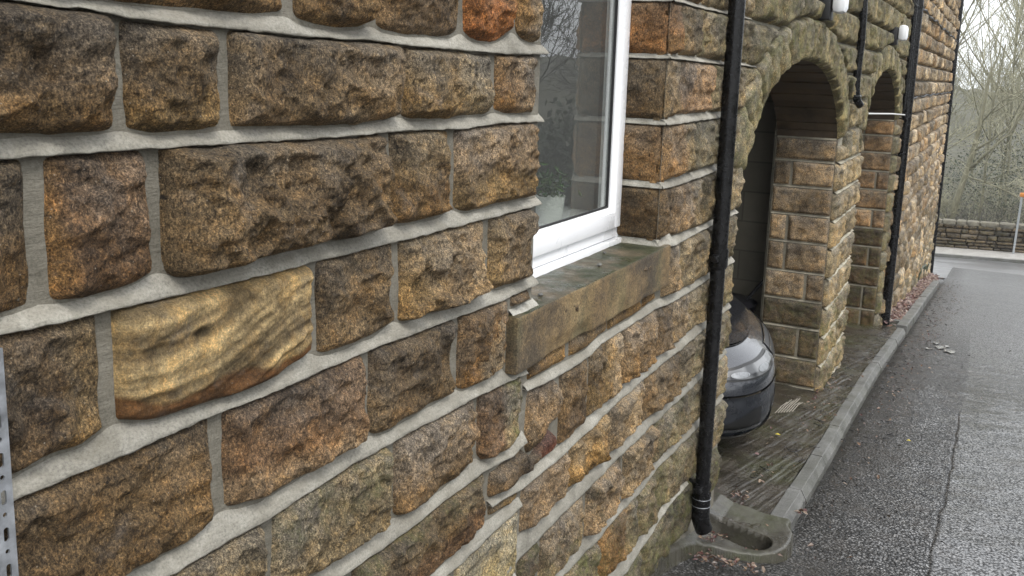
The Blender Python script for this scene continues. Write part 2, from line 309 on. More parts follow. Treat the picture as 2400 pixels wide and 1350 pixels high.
# ---------------------------------------------------------------- STONE ENGINE
class Field:
    def __init__(s): s.v = []; s.f = []; s.c = []; s.n = 0
    def add(s, V, F, C): s.v.append(V); s.f.append(F+s.n); s.c.append(C); s.n += len(V)
    def build(s, name, mat, parent): return mesh_np(name, np.concatenate(s.v), np.concatenate(s.f), mat, parent, True, np.concatenate(s.c))
XW = -.9
def facade(a, b, r): return np.stack([XW+r, a, b], -1)
PAL = [(.185,.13,.066), (.18,.128,.072), (.16,.115,.066), (.20,.14,.07), (.19,.14,.08)]
def stone(fd, a0, a1, b0, b1, res=.004, seed=0, col=None, moss=0., H=.013, fmap=facade, rc=.007, rough=1., clip=None, cor=(0,0), tl=None, tr=None, moss_f=None, mossb=0., paint=None, relf=None, wex=.0045):
    """a0,a1: left/right edge; b0,b1: bottom/top as numbers or functions of a; tl,tr: optional slanted edges as functions of b"""
    fb0 = b0 if callable(b0) else (lambda a, k=b0: np.full(np.shape(a), k)); fb1 = b1 if callable(b1) else (lambda a, k=b1: np.full(np.shape(a), k))
    na = max(4, int((a1-a0)/res)+3); mid = (a0+a1)/2; hb = float(fb1(np.array([mid]))[0]-fb0(np.array([mid]))[0]); nb = max(4, int(hb/res)+3)
    mg = .004
    A = np.linspace(a0-(0 if cor[0] else mg), a1+(0 if cor[1] else mg), na)[:, None]*np.ones((1, nb))
    t = np.linspace(0, 1, nb)[None]*np.ones((na, 1))
    lo, hi = fb0(A)-mg, fb1(A)+mg; B = lo+(hi-lo)*t
    jit = .0035*rough*fbm(A*22, B*22, seed*3.7, 11, 3)
    dl = A-a0+jit; dr = a1-A+jit; db = B-fb0(A)+jit; dt = fb1(A)-B+jit
    wob = .003*rough
    dl = dl-wob*(.5+.5*vnoise(B*18, seed*1.3, 0., 5)); dr = dr-wob*(.5+.5*vnoise(B*18, seed*2.3+9, 0., 6))
    dx = np.minimum(dl, dr)*.75; dz = np.minimum(db, dt); d = np.minimum(dx, dz)
    rcc = rc*(1+.8*vnoise(A*9, B*9, seed, 3))
    cm = (dx < rcc) & (dz < rcc)
    d = np.where(cm, rcc-np.hypot(rcc-dx, rcc-dz), d)
    if cor[0]: d = np.where((dx == dl), np.where(dz < .02, dz, .02+dl*.6), d); d = np.minimum(d, .022+dl)
    if cor[1]: d = np.where((dx == dr), np.where(dz < .02, dz, .02+dr*.6), d); d = np.minimum(d, .022+dr)
    if clip is not None: d = np.minimum(d, clip(A, B))
    e = np.clip(d/.018, 0, 1); e = e*e*(3-2*e)
    u = (A-mid)/max(a1-a0, .01); w = t-.5
    r0 = np.random.RandomState(seed+100)
    tilt = r0.uniform(-.008, .008)*u*2+r0.uniform(-.006, .008)*w*2
    big = .011*fbm(A*7+seed, B*9, seed*5.1, 21, 3)
    rid = np.abs(fbm(A*11-seed, B*13+seed, 3.3, 31, 4)); rid = (.45-rid)*.038+(.4-np.abs(fbm(A*27+seed, B*31-seed, 1.3, 51, 3)))*.016
    fin = .006*fbm(A*45, B*45, seed*.7, 41, 5, .7)
    rel = np.where(d > 0, H*(1-np.exp(-np.maximum(d, 0)/wex)), d*1.6)+rough*(e*(tilt+big+rid-.002)+np.clip(d/.008, 0, 1)*fin)
    if relf is not None: rel = rel+relf(A, B)*np.clip(d/.008, 0, 1)
    fl = .010+.0035*vnoise(A*60, B*60, 0., 13); rel = np.where(d > .012, fl+np.logaddexp(0, (rel-fl)/.004)*.004, rel)      # soft floor
    V = fmap(A, B, rel).reshape(-1, 3)
    idx = np.arange(na*nb).reshape(na, nb)
    Fq = np.stack([idx[:-1, :-1], idx[1:, :-1], idx[1:, 1:], idx[:-1, 1:]], -1).reshape(-1, 4)
    df = d.reshape(-1)
    keep = (df[Fq] > -.006).any(1); Fq = Fq[keep]
    c = np.array(col if col is not None else PAL[r0.randint(len(PAL))])*r0.uniform(.78, 1.2)
    C = np.ones((na, nb, 4)); C[..., :3] = c
    gr = fbm(A*5+seed*3, B*5, seed, 61, 3)[..., None]
    C[..., :3] *= 1+.45*gr
    if paint is not None: paint(C, A, B, u, t)
    wk = np.clip((t-.66)*1.6+.5+1.1*fbm(A*6+seed, B*7, seed*1.9, 71, 4), 0, 1)[..., None]      # upper part weathered grey, lower part ochre
    if not (C[..., 3] < 0).any(): C[..., :3] = C[..., :3]*(1-wk)*np.array((1.12, 1.0, .80))+wk*(C[..., :3]*.5+.5*C[..., :3].mean(-1, keepdims=True)*np.array((1.08, .98, .86)))
    ms = np.full((na, nb), float(moss)) + mossb*np.clip(1.2-t*1.6, 0, 1)
    if moss_f is not None: ms = ms+moss_f(A, B)
    C[..., 3] = np.where(C[..., 3] < 0, -1, np.clip(ms, 0, 1))
    # skirt
    extra = []
    def skirt(ids, flip):
        P = V[ids]; base = len(V)+sum(len(x[0]) for x in extra)
        P2 = fmap(A.reshape(-1)[ids], B.reshape(-1)[ids], np.full(len(ids), -.03))
        k = np.arange(len(ids)-1); q = np.stack([ids[:-1], base+k, base+k+1, ids[1:]], -1)
        extra.append((P2, q[:, ::-1] if flip else q, C.reshape(-1, 4)[ids]))
    if cor[0]: skirt(idx[0], False)
    if cor[1]: skirt(idx[-1], True)
    VV = np.concatenate([V]+[x[0] for x in extra]); FF = np.concatenate([Fq]+[x[1] for x in extra]); CC = np.concatenate([C.reshape(-1, 4)]+[x[2] for x in extra])
    used = np.zeros(len(VV), bool); used[FF] = True; mp = np.cumsum(used)-1
    fd.add(VV[used], mp[FF], CC[used])
def ribbon(fd, top, bot, a0, a1, res=.006, fmap=facade, out_=.018, col=(1,1,1), seed=0, amp=1.):
    n = max(3, int((a1-a0)/res)); a = np.linspace(a0, a1, n)
    zt = top(a)+.0014*amp*fbm(a*40, seed, 0., 3, 3); zb = bot(a)+.0016*amp*fbm(a*60, seed+5, 0., 4, 3)
    o = out_*(1+.25*fbm(a*14, seed, 2., 6, 3))
    ks = [(-.02, -.006), (0., .0015), (.2, .30), (.45, .62), (.7, .85), (.92, 1.0), (1., .93)]
    rows = []
    for i, (f, x) in enumerate(ks):
        z = zt+(zb-zt)*f; r = np.full(n, x) if i < 2 else o*x+.0012*amp*fbm(a*35, i*1.7, seed, 8, 3)
        rows.append((a, z, r))
    rows.append((a, zb+.003, o*.5)); rows.append((a, zb+.004, np.full(n, -.01)))
    Vv = np.stack([fmap(x, y, z) for x, y, z in rows], 1)
    m = len(rows); idx = np.arange(n*m).reshape(n, m)
    Fq = np.stack([idx[:-1, :-1], idx[:-1, 1:], idx[1:, 1:], idx[1:, :-1]], -1).reshape(-1, 4)
    cc = 1+.18*fbm(a*6, seed, 4., 9, 3); C = np.ones((n, m, 4)); C[..., :3] = np.array(col)*cc[:, None, None]
    fd.add(Vv.reshape(-1, 3), Fq, C.reshape(-1, 4))
def sheet(fd, a0, a1, b0, b1, res=.05, fmap=facade, off=0., col=(.8,.78,.74)):
    """flat mortar bed; b0,b1 numbers or functions"""
    fb0 = b0 if callable(b0) else (lambda a, k=b0: np.full(np.shape(a), k)); fb1 = b1 if callable(b1) else (lambda a, k=b1: np.full(np.shape(a), k))
    na = max(2, int((a1-a0)/res)+1); h = float(np.max(fb1(np.array([(a0+a1)/2]))-fb0(np.array([(a0+a1)/2])))); nb = max(2, int(h/res)+1)
    A = np.linspace(a0, a1, na)[:, None]*np.ones((1, nb)); t = np.linspace(0, 1, nb)[None]
    B = fb0(A)+(fb1(A)-fb0(A))*t
    V = fmap(A, B, np.full(A.shape, off)+.002*fbm(A*20, B*20, 0., 77, 2)).reshape(-1, 3)
    idx = np.arange(na*nb).reshape(na, nb)
    F = np.stack([idx[:-1, :-1], idx[1:, :-1], idx[1:, 1:], idx[:-1, 1:]], -1).reshape(-1, 4)
    C = np.ones((len(V), 4)); C[:, :3] = col
    fd.add(V, F, C)
def PL(*pts):
    p = np.array(pts); return lambda a: np.interp(a, p[:, 0], p[:, 1])
# ---------------------------------------------------------------- the measured bed joints of the near wall (distance along wall, height)
JT = {}
def soft(f): return lambda a: sum(w*f(np.asarray(a, float)+q) for w, q in ((.1,-.022),(.22,-.011),(.36,0.),(.22,.011),(.1,.022)))
def J(k, T, B): JT[k] = (soft(PL(*T)), PL(*B))
J('U', [(0,.245),(4,.24)], [(0,.222),(4,.218)])
J('J0', [(0,.066),(.599,.068),(.655,.062),(.764,.061),(.807,.059),(.906,.062),(.999,.064),(1.02,.075),(1.043,.056),(1.115,.051),(1.194,.055),(1.218,.072),(1.236,.055),(1.312,.05),(1.467,.055),(1.491,.075),(1.526,.052),(1.631,.05),(1.70,.085),(1.735,.06),(1.84,.055)],
       [(0,.053),(.598,.053),(.661,.05),(.695,.05),(.741,.043),(.881,.04),(1.043,.036),(1.139,.037),(1.222,.037),(1.313,.033),(1.488,.031),(1.655,.029),(1.84,.034)])
J('J1', [(0,-.081),(.588,-.081),(.675,-.084),(.717,-.085),(.73,-.078),(.739,-.081),(.775,-.090),(.853,-.09),(.889,-.086),(.996,-.089),(1.167,-.093),(1.251,-.089),(1.288,-.078),(1.33,-.091),(1.455,-.092),(1.6,-.09),(1.614,-.08),(1.66,-.088),(1.84,-.094)],
       [(0,-.105),(.587,-.105),(.724,-.105),(.927,-.108),(1.14,-.11),(1.315,-.108),(1.494,-.113),(1.64,-.107),(1.84,-.112)])
J('J2', [(0,-.267),(.575,-.267),(.612,-.267),(.622,-.255),(.635,-.267),(.695,-.269),(.755,-.267),(.779,-.25),(.80,-.268),(.828,-.272),(.922,-.269),(1.029,-.268),(1.12,-.269),(1.239,-.271),(1.26,-.254),(1.30,-.271),(1.434,-.273),(1.462,-.258),(1.519,-.275),(1.65,-.273),(1.84,-.278)],
       [(0,-.286),(.574,-.286),(.754,-.29),(.869,-.293),(1.166,-.294),(1.319,-.296),(1.675,-.296),(1.84,-.295)])
J('J3', [(0,-.445),(.576,-.447),(.621,-.439),(.67,-.443),(.691,-.433),(.70,-.42),(.712,-.427),(.757,-.445),(.838,-.449),(.959,-.455),(1.035,-.437),(1.061,-.425),(1.084,-.446),(1.156,-.451),(1.231,-.45),(1.273,-.436),(1.285,-.428),(1.307,-.445),(1.443,-.453),(1.547,-.453),(1.59,-.448),(1.61,-.432),(1.64,-.455),(1.84,-.459)],
       [(0,-.469),(.575,-.469),(.704,-.468),(.888,-.468),(1.035,-.469),(1.231,-.468),(1.331,-.471),(1.484,-.475),(1.689,-.481),(1.84,-.478)])
J('J4', [(0,-.628),(.709,-.629),(.819,-.632),(.857,-.618),(.872,-.605),(.893,-.62),(.969,-.63),(1.099,-.627),(1.18,-.626),(1.202,-.608),(1.232,-.633),(1.39,-.63),(1.469,-.633),(1.49,-.615),(1.52,-.637),(1.578,-.642),(1.66,-.642),(1.69,-.622),(1.715,-.66),(1.83,-.665)],
       [(0,-.657),(.765,-.657),(.968,-.661),(1.156,-.651),(1.282,-.655),(1.491,-.660),(1.626,-.666),(1.767,-.675),(1.83,-.681)])
J('J5', [(0,-.81),(.9,-.81),(.95,-.80),(.965,-.785),(.98,-.80),(1.141,-.813),(1.26,-.811),(1.278,-.79),(1.302,-.814),(1.375,-.822),(1.496,-.814),(1.56,-.81),(1.585,-.785),(1.61,-.823),(1.71,-.837),(1.767,-.831),(1.80,-.815)],
       [(0,-.838),(1.12,-.837),(1.234,-.846),(1.489,-.842),(1.635,-.844),(1.738,-.855),(1.82,-.846)])
J('J6', [(0,-.985),(1.12,-.985),(1.155,-.965),(1.19,-.984),(1.411,-.984),(1.593,-.974),(1.632,-.955),(1.66,-.972),(1.773,-.977),(1.80,-.975)],
       [(0,-1.01),(1.453,-1.008),(1.549,-1.012),(1.80,-1.001)])
J('J7', [(0,-1.165),(1.8,-1.165)], [(0,-1.19),(1.8,-1.19)])
J('J8', [(0,-1.35),(1.8,-1.35)], [(0,-1.375),(1.8,-1.375)])
J('A', [(1.64,-.923),(1.716,-.934),(1.797,-.93),(1.986,-.932),(2.064,-.93),(2.173,-.918),(2.33,-.908),(2.428,-.898),(2.689,-.907),(2.73,-.895),(2.817,-.902),(3.073,-.897),(3.66,-.905)],
      [(1.64,-.938),(1.786,-.955),(1.989,-.958),(2.2,-.950),(2.434,-.939),(2.591,-.932),(2.802,-.934),(3.66,-.928)])
J('B', [(1.80,-.704),(2.032,-.712),(2.148,-.717),(2.241,-.702),(2.487,-.707),(2.685,-.697),(2.893,-.715),(3.076,-.722),(3.66,-.716)],
      [(1.80,-.72),(1.996,-.738),(2.172,-.735),(2.244,-.723),(2.43,-.725),(2.681,-.723),(2.875,-.740),(3.079,-.742),(3.66,-.738)])
J('C', [(1.70,-1.12),(1.781,-1.093),(1.804,-1.07),(1.84,-1.085),(2.057,-1.079),(2.33,-1.087),(2.647,-1.085),(2.93,-1.094),(3.66,-1.097)],
      [(1.70,-1.139),(1.939,-1.128),(2.188,-1.125),(2.484,-1.119),(2.771,-1.121),(3.046,-1.124),(3.66,-1.123)])
J('Dd', [(1.8,-1.278),(1.99,-1.278),(2.18,-1.271),(2.379,-1.288),(2.649,-1.292),(2.798,-1.274),(3.078,-1.281),(3.66,-1.29)],
      [(1.8,-1.309),(2.05,-1.309),(2.325,-1.32),(2.486,-1.309),(2.653,-1.319),(2.802,-1.297),(3.158,-1.315),(3.66,-1.312)])
J('E', [(1.8,-1.483),(2.395,-1.483),(2.608,-1.482),(2.759,-1.493),(2.834,-1.478),(3.008,-1.491),(3.66,-1.505)],
      [(1.8,-1.53),(2.45,-1.545),(2.547,-1.55),(2.783,-1.53),(2.942,-1.505),(3.66,-1.525)])
J('E2', [(1.8,-1.70),(3.66,-1.70)], [(1.8,-1.72),(3.66,-1.72)])
J('T1', [(-2,.612),(30,.612)], [(-2,.598),(30,.598)])
J('T0', [(-2,.412),(30,.412)], [(-2,.398),(30,.398)])
J('R0', [(2.69,.232),(2.979,.224),(3.613,.227),(4.09,.218),(30,.22)], [(2.69,.212),(2.982,.211),(3.616,.215),(4.094,.206),(30,.208)])
J('R1', [(2.69,.060),(2.946,.059),(3.34,.05),(3.587,.053),(3.897,.046),(30,.046)], [(2.69,.045),(2.926,.043),(3.343,.038),(3.59,.041),(3.899,.034),(30,.034)])
J('R2', [(2.69,-.137),(2.801,-.124),(3.163,-.124),(3.66,-.131)], [(2.69,-.153),(2.833,-.153),(3.066,-.15),(3.66,-.147)])
J('R3', [(2.69,-.327),(2.913,-.322),(3.183,-.318),(3.66,-.315)], [(2.69,-.346),(2.829,-.349),(3.112,-.344),(3.66,-.330)])
J('R4', [(2.69,-.507),(2.80,-.503),(2.818,-.49),(2.84,-.515),(3.207,-.524),(3.66,-.522)], [(2.69,-.534),(2.868,-.547),(3.21,-.539),(3.66,-.538)])
# =============================================================== BUILDING
bld = empty('stone_building', (XW, 5, -2.1), 'long sandstone building with raised pale mortar joints, two arches and a white window', 'building')
ST = Field(); MO = Field()
sid = [10]
def course(top, bot, a0, a1, gaps, gw=.016, specs=(), **kw):
    """stones between bed joint `top` (its lower edge) and bed joint `bot` (its upper edge)"""
    ed = [a0]; 
    for g in gaps: ed += [g-gw/2, g+gw/2]
    ed.append(a1)
    for i in range(len(ed)//2):
        sid[0] += 1; k = dict(kw)
        if i < len(specs) and specs[i]: k.update(specs[i])
        stone(ST, ed[2*i], ed[2*i+1], JT[bot][0], JT[top][1], seed=k.pop('seed', sid[0]), **k)
BR, GB, OR, GO, PK, DK, GR, RD, TN = (.180,.128,.066), (.175,.138,.09), (.26,.16,.06), (.225,.168,.085), (.25,.20,.145), (.14,.105,.066), (.22,.195,.145), (.18,.118,.068), (.30,.245,.17)
def lr(c0, c1, x=.5, s=.15):      # colour change from the stone's left to its right side
    def f(C, A, B, u, t):
        k = np.clip((u+.5-x)/s+.5+.6*fbm(A*18, B*18, 0., 5, 3), 0, 1)[..., None]; C[..., :3] = (np.array(c0)*(1-k)+np.array(c1)*k)*(1+.25*fbm(A*9, B*9, 3., 15, 3)[..., None])
    return f
def tb(c0, c1, x=.5, s=.2):       # bottom to top
    def f(C, A, B, u, t):
        k = np.clip((t-x)/s+.5+.7*fbm(A*15, B*15, 0., 25, 3), 0, 1)[..., None]; C[..., :3] = (np.array(c0)*(1-k)+np.array(c1)*k)*(1+.25*fbm(A*9, B*9, 3., 35, 3)[..., None])
    return f
bedq = lambda A, B: B-.20*(A-.88)+.016*np.sin((A-.75)*17)+.010*fbm(A*7, B*7, 0., 2, 3)
bedrel = lambda A, B: .0055*fbm(bedq(A, B)*62, A*1.5, 0., 12, 3)-.010*np.exp(-(((A-.83)/.012)**2+((B+.345)/.007)**2))
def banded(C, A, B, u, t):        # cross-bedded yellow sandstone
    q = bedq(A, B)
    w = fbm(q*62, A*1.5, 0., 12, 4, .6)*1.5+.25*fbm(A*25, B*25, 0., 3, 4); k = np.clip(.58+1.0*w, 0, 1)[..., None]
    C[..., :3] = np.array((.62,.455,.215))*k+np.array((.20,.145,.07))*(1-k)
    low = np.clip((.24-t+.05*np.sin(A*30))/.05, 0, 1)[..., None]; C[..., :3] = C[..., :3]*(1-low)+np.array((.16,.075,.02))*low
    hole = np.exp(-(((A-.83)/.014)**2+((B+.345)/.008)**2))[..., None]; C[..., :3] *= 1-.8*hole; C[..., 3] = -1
near = dict(res=.0038)
course('U', 'J0', .30, 1.812, [.62, 1.022, 1.218, 1.491, 1.701], .017, [None, dict(paint=tb(BR, GO, .5)), dict(col=BR), dict(col=DK), dict(paint=tb((.3,.13,.035), (.34,.18,.06), .45, .5)), dict(paint=lr(BR, TN, .5))], **near)
course('J0', 'J1', .25, 1.803, [.50, .73, .898, 1.292, 1.614], .017, [None, dict(paint=tb(BR, DK, .25, .3), H=.026), dict(paint=tb(GO, GB, .35)), dict(col=GB, H=.026), dict(paint=lr(GO, GR, .55)), dict(paint=lr(OR, PK, .5, .3))], **near)
course('J1', 'J2', .25, 1.803, [.42, .622, .781, 1.258, 1.466], .016, [None, dict(col=BR), dict(paint=lr(OR, RD, .12, .1)), dict(col=GB, H=.03, rough=1.5), dict(paint=tb(BR, GO, .5)), dict(paint=tb(GO, PK, .4))], **near)
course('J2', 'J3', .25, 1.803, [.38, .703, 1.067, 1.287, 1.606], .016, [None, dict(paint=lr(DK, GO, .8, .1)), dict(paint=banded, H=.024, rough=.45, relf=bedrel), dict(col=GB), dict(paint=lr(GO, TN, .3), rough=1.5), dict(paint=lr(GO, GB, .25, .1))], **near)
course('J3', 'J4', .25, 1.70, [.53, .868, 1.20, 1.492], .017, [None, dict(col=BR), dict(paint=tb(PK, RD, .3, .2)), dict(col=GB), None], **near)
stone(ST, 1.507, 1.69, JT['J4'][0], JT['J3'][1], .0038, 901, paint=lr(OR, (.26,.22,.165), .35))
stone(ST, 1.72, 1.81, -.512, JT['J3'][1], .004, 902, col=DK)
stone(ST, 1.835, 2.7, -.60, -.545, .008, 903, col=DK)
course('J4', 'J5', .25, 1.785, [.62, .962, 1.276, 1.58], .016, [None, dict(col=GR), dict(col=(.22,.19,.13), moss_f=lambda A, B: np.clip((B+.76)*10, 0, .5)), dict(paint=tb(BR, PK, .3)), dict(paint=lr(RD, GR, .5), moss_f=lambda A, B: np.exp(-((A-1.745)/.045)**2)*1.0)], **near)
course('J5', 'J6', .25, 1.625, [.7, 1.155], .018, [None, dict(col=GR), dict(paint=tb(RD, GO, .5), moss_f=lambda A, B: np.clip((B+.90)*16, 0, .55))], **near)
PLm = JT
stone(ST, 1.645, 1.985, JT['A'][0], lambda a: np.where(a < 1.8, -.862, -.878+.02*np.sin(a*30)), .0045, 904, paint=lr(DK, (.15,.06,.05), .75, .2), rc=.03)
stone(ST, 1.645, 1.792, JT['J6'][0], JT['A'][1], .005, 905, col=(.2,.15,.07), H=.008)
course('J6', 'J7', .25, 1.79, [.8, 1.157, 1.499], .016, [None, dict(col=DK, moss=.3), dict(col=GR, moss=.4), dict(col=(.40,.37,.25), moss=.25, H=.014, rough=.6)], res=.005, moss=.3)
course('J7', 'J8', .25, 1.8, [.9, 1.3, 1.62], .014, res=.007, moss=.5, col=DK)
mid_ = dict(res=.0055)
stone(ST, 1.815, 1.992, lambda a: -.87+.018*np.sin(a*30), JT['B'][1], .0045, 906, paint=tb(DK, PK, .25), rc=.03)
course('B', 'A', 2.004, 3.655, [2.18, 2.415, 2.73, 2.88, 3.07, 3.203, 3.42], .015, [dict(paint=tb(DK, BR, .4)), dict(paint=lr(GO, TN, .6)), dict(paint=tb(BR, PK, .6, .3), rough=1.4), dict(col=PK), dict(col=TN), dict(col=GR, moss=.2), dict(col=GR, moss=.4), dict(col=GR, moss=.5)], **mid_)
course('A', 'C', 1.806, 3.655, [2.073, 2.341, 2.637, 3.004, 3.152, 3.4], .016, [dict(col=PK), dict(paint=tb((.20,.13,.04), (.42,.27,.075), .35, .3), rough=1.6), dict(col=TN), dict(paint=lr(GB, GB, .6)), dict(col=GR), dict(col=GR, moss=.5), dict(moss=.6, col=GR)], **mid_)
course('C', 'Dd', 1.80, 3.655, [1.912, 2.201, 2.489, 2.766, 3.063, 3.36], .016, [dict(col=DK, moss=.6), dict(col=TN, mossb=.6), dict(col=PK, moss=.15, rough=1.5), dict(col=TN, moss=.1, rough=1.4), dict(col=GR, moss=.45), dict(col=GR, moss=.4), dict(col=GR, moss=.5)], **mid_)
course('Dd', 'E', 1.80, 3.655, [2.02, 2.308, 2.635, 2.972, 3.3], .016, [dict(col=DK, moss=.7), dict(col=GR, moss=.9), dict(paint=lr(OR, GR, .7), moss=.35), dict(col=GR, moss=.75), dict(col=GR, moss=.5), dict(col=GR, moss=.5)], **mid_)
course('E', 'E2', 1.80, 3.655, [2.25, 2.714, 3.04, 3.35], .012, col=(.12,.115,.09), moss=.75, res=.008, H=.012)
# thin course under the sill
course('J4', 'B', 1.815, 2.69, [2.042, 2.307, 2.576], .010, col=(.22,.145,.055), res=.006, H=.010, moss=.1) if 0 else None
for x0, x1 in ((1.818, 2.036), (2.048, 2.302), (2.313, 2.570), (2.582, 2.70)):
    sid[0] += 1; stone(ST, x0, x1, JT['B'][0], -.661, .006, sid[0], col=(.24,.16,.06), H=.008, rough=.5, rc=.006)
# right of the window: corner stones turn into the reveal
Y0 = 2.70
cs = dict(res=.0055)
def rcourse(top, bot, gaps, specs, a0=Y0):
    ed = [a0]
    for g in gaps: ed += [g-.005, g+.005]
    ed.append(3.655)
    for i in range(len(ed)//2):
        sid[0] += 1; k = dict(res=.0055); k.update(specs[i] if i < len(specs) and specs[i] else dict(col=GR, moss=.35))
        stone(ST, ed[2*i], ed[2*i+1], JT[bot][0], JT[top][1], seed=sid[0], cor=(1 if i == 0 and a0 == Y0 else 0, 0), **k)
rcourse('T0', 'R0', [3.0], [dict(col=BR), dict(moss=.3, col=GR)])
rcourse('R0', 'R1', [2.79, 2.985, 3.3], [dict(paint=tb((.2,.13,.06), (.27,.145,.05), .4)), dict(col=(.24,.2,.14), moss=.15), dict(col=GR, moss=.45)])
rcourse('R1', 'R2', [2.815, 3.165, 3.36], [dict(col=(.2,.16,.10)), dict(col=(.27,.2,.14)), dict(col=GR, moss=.4)])
rcourse('R2', 'R3', [3.015, 3.31], [dict(paint=lr((.30,.2,.1), (.2,.18,.13), .6), moss=.05), dict(col=(.15,.145,.12), moss=.25), dict(col=GR, moss=.5)])
rcourse('R3', 'R4', [2.818, 3.132, 3.35], [dict(col=(.16,.12,.07)), dict(paint=lr(PK, GR, .6)), dict(col=GR, moss=.2)])
rcourse('R4', 'B', [2.945, 3.235], [dict(col=TN), dict(col=GR, moss=.1), dict(col=GR, moss=.35)], 2.768)
jamb = Field()
XB = -1.06
def jmap(yc, sgn=-1): return lambda a, b, r: np.stack([a, yc+sgn*r, b], -1)
jm = jmap(Y0+.006)
for (tp, bt), c in zip((('T0','R0'), ('R0','R1'), ('R1','R2'), ('R2','R3'), ('R3','R4')), (BR, (.25,.14,.055), (.2,.15,.085), (.25,.165,.08), (.13,.095,.05))):
    b1, b0 = float(JT[tp][1](Y0)), float(JT[bt][0](Y0))
    sid[0] += 1; stone(jamb, XB, XW+.004, b0, b1, .005, sid[0], col=c, fmap=jm, H=.010, rough=.6, cor=(0, 1), rc=.008)
# ---- courses beyond the near wall, arches
YC1, YC2, HW, ZS, ZC, RT = 4.945, 8.52, 1.28, -.38, .093, .20
def soffit(yc):
    def f(y):
        t = np.clip((np.asarray(y)-yc)/HW, -1, 1); return ZS+(ZC-ZS)*np.power(np.maximum(1-np.abs(t)**2.15, 0), .62)
    return f
_th = np.linspace(-1, 1, 181)
def arc_pts(yc, off=0.):
    y = yc+HW*np.sign(_th)*(1-(1-np.abs(_th))**1.6); z = soffit(yc)(y); P = np.stack([y, z], 1)
    T = np.gradient(P, axis=0); T /= np.linalg.norm(T, axis=1)[:, None]; Nn = np.stack([-T[:, 1], T[:, 0]], 1)
    return P+Nn*off
def arch_sd(yc, off):
    P = arc_pts(yc, off); 
    def f(A, B):       # positive outside the extrados
        sh = A.shape; a_, b_ = A.ravel(), B.ravel()
        D = np.full(a_.shape, 9.)
        for i in range(0, len(P)-1, 3):
            j = min(i+3, len(P)-1); p, q = P[i], P[j]; v = q-p; w = np.stack([a_-p[0], b_-p[1]], 1)
            t = np.clip((w@v)/(v@v), 0, 1); D = np.minimum(D, np.hypot(*(w-t[:, None]*v).T))
        zi = np.interp(a_, P[:, 0], P[:, 1], left=-99, right=-99)
        inside = (b_ < zi) & (a_ > P[0, 0]) & (a_ < P[-1, 0]) & (b_ > -9)
        return np.where(inside, -D, D).reshape(sh)
    return f
sd1, sd2 = arch_sd(YC1, RT), arch_sd(YC2, RT)
def clip_arch(A, B):
    d = np.minimum(sd1(A, B), sd2(A, B)) - .006
    return d
LV = [.80, .605, .405, .215, .040, -.135, -.325, -.53, -.725, -.915, -1.10, -1.30, -1.50, -1.70, -1.90, -2.10, -2.30, -2.5, -2.7]
GREEN = (.19,.185,.13)
def rows(a0, a1, zlo, zhi, lens, res=.018, clip=None, fmap=facade, fd=None, colf=None, moss=.35, H=.035, cor=(0,0), rough=1.05, zmoss=None, levels=LV, jw=.012, hv=(.75, 1.2), wex=.008):
    fd = fd or ST; k = 0
    for i in range(len(levels)-1):
        zt, zb = levels[i], levels[i+1]
        if zb > zhi or zt < zlo: continue
        a = a0; k += 1; rr = random.Random(int(a0*97+zt*1000+len(levels)))
        first = True
        while a < a1-.02:
            L = rr.uniform(*lens); b = a+L
            if a1-b < lens[0]*.6: b = a1
            sid[0] += 1; c = colf(rr) if colf else rr.choice([GREEN, (.21,.20,.15), (.225,.21,.15), (.17,.165,.12)])
            ms = moss(zt) if callable(moss) else moss
            stone(fd, a+(0 if first and cor[0] else .005), b-(0 if b >= a1 and cor[1] else .005), zb+jw/2, zt-jw/2, res, sid[0], col=c, moss=ms*rr.uniform(.5, 1.4), H=H*rr.uniform(*hv), wex=wex, fmap=fmap, clip=clip, rough=rough, cor=(cor[0] if first else 0, cor[1] if b >= a1 else 0))
            a = b; first = False
mossz = lambda z: .25+1.0*max(0, min(1, (-1.25-z)/.4))
rows(3.655, 10.0, -.02, .8, (.32, .62), .014, clip_arch, moss=.6)                     # above the arches
rows(HW+YC1, YC2-HW, ZS-.1, .0, (.3, .55), .012, clip_arch)                  # spandrel between them

PB = [-.42, -.53, -.725, -.915, -1.10, -1.30, -1.50, -1.70, -1.90, -2.12, -2.35]
pcol = lambda r: r.choice([(.32,.275,.19), (.27,.235,.16), (.36,.30,.20), (.26,.23,.17)])
rows(YC1+HW, YC2-HW, -2.4, -.43, (.42, .62), .012, None, cor=(1, 1), moss=mossz, colf=pcol, levels=PB, H=.028)
rows(YC2+HW, 10.02, -2.9, -.43, (.2, .3), .014, None, cor=(1, 0), moss=lambda z: .6, levels=PB+[-2.6, -2.8], H=.028)
stone(ST, 3.54, 3.655, -1.9, -.31, .02, 777, col=GR, moss=.4, cor=(0, 1), H=.035) if 0 else None
rows(3.655-.0, 3.67, -2, -.3, (.3, .5)) if 0 else None
fcol = lambda r: r.choice([(.33,.28,.21), (.26,.22,.165), (.42,.36,.27), (.17,.15,.12), (.36,.27,.17), (.25,.225,.18), (.38,.34,.27), (.20,.17,.13)])  # stone tones spread light to dark, imitating brightly lit stone ends
LV2 = [2.6-.185*i for i in range(36)]
rows(10.0, 19.35, -4.3, 2.6, (.24, .5), .020, None, colf=fcol, moss=lambda z: .05+.45*max(0, min(1, (-1.6-z)/1.2)), H=.042, levels=LV2, rough=1.25, jw=.014, hv=(.4, 1.7), wex=.007)
rows(.25, 10.0, .85, 2.7, (.3, .7), .05, None, levels=[2.6, 2.4, 2.2, 2.0, 1.8, 1.6, 1.4, 1.2, 1.0, .80], H=.03)
rows(.25, 1.83, .23, .85, (.25, .4), .012, None, levels=[.80, .605, .425, .245], H=.025, moss=0)
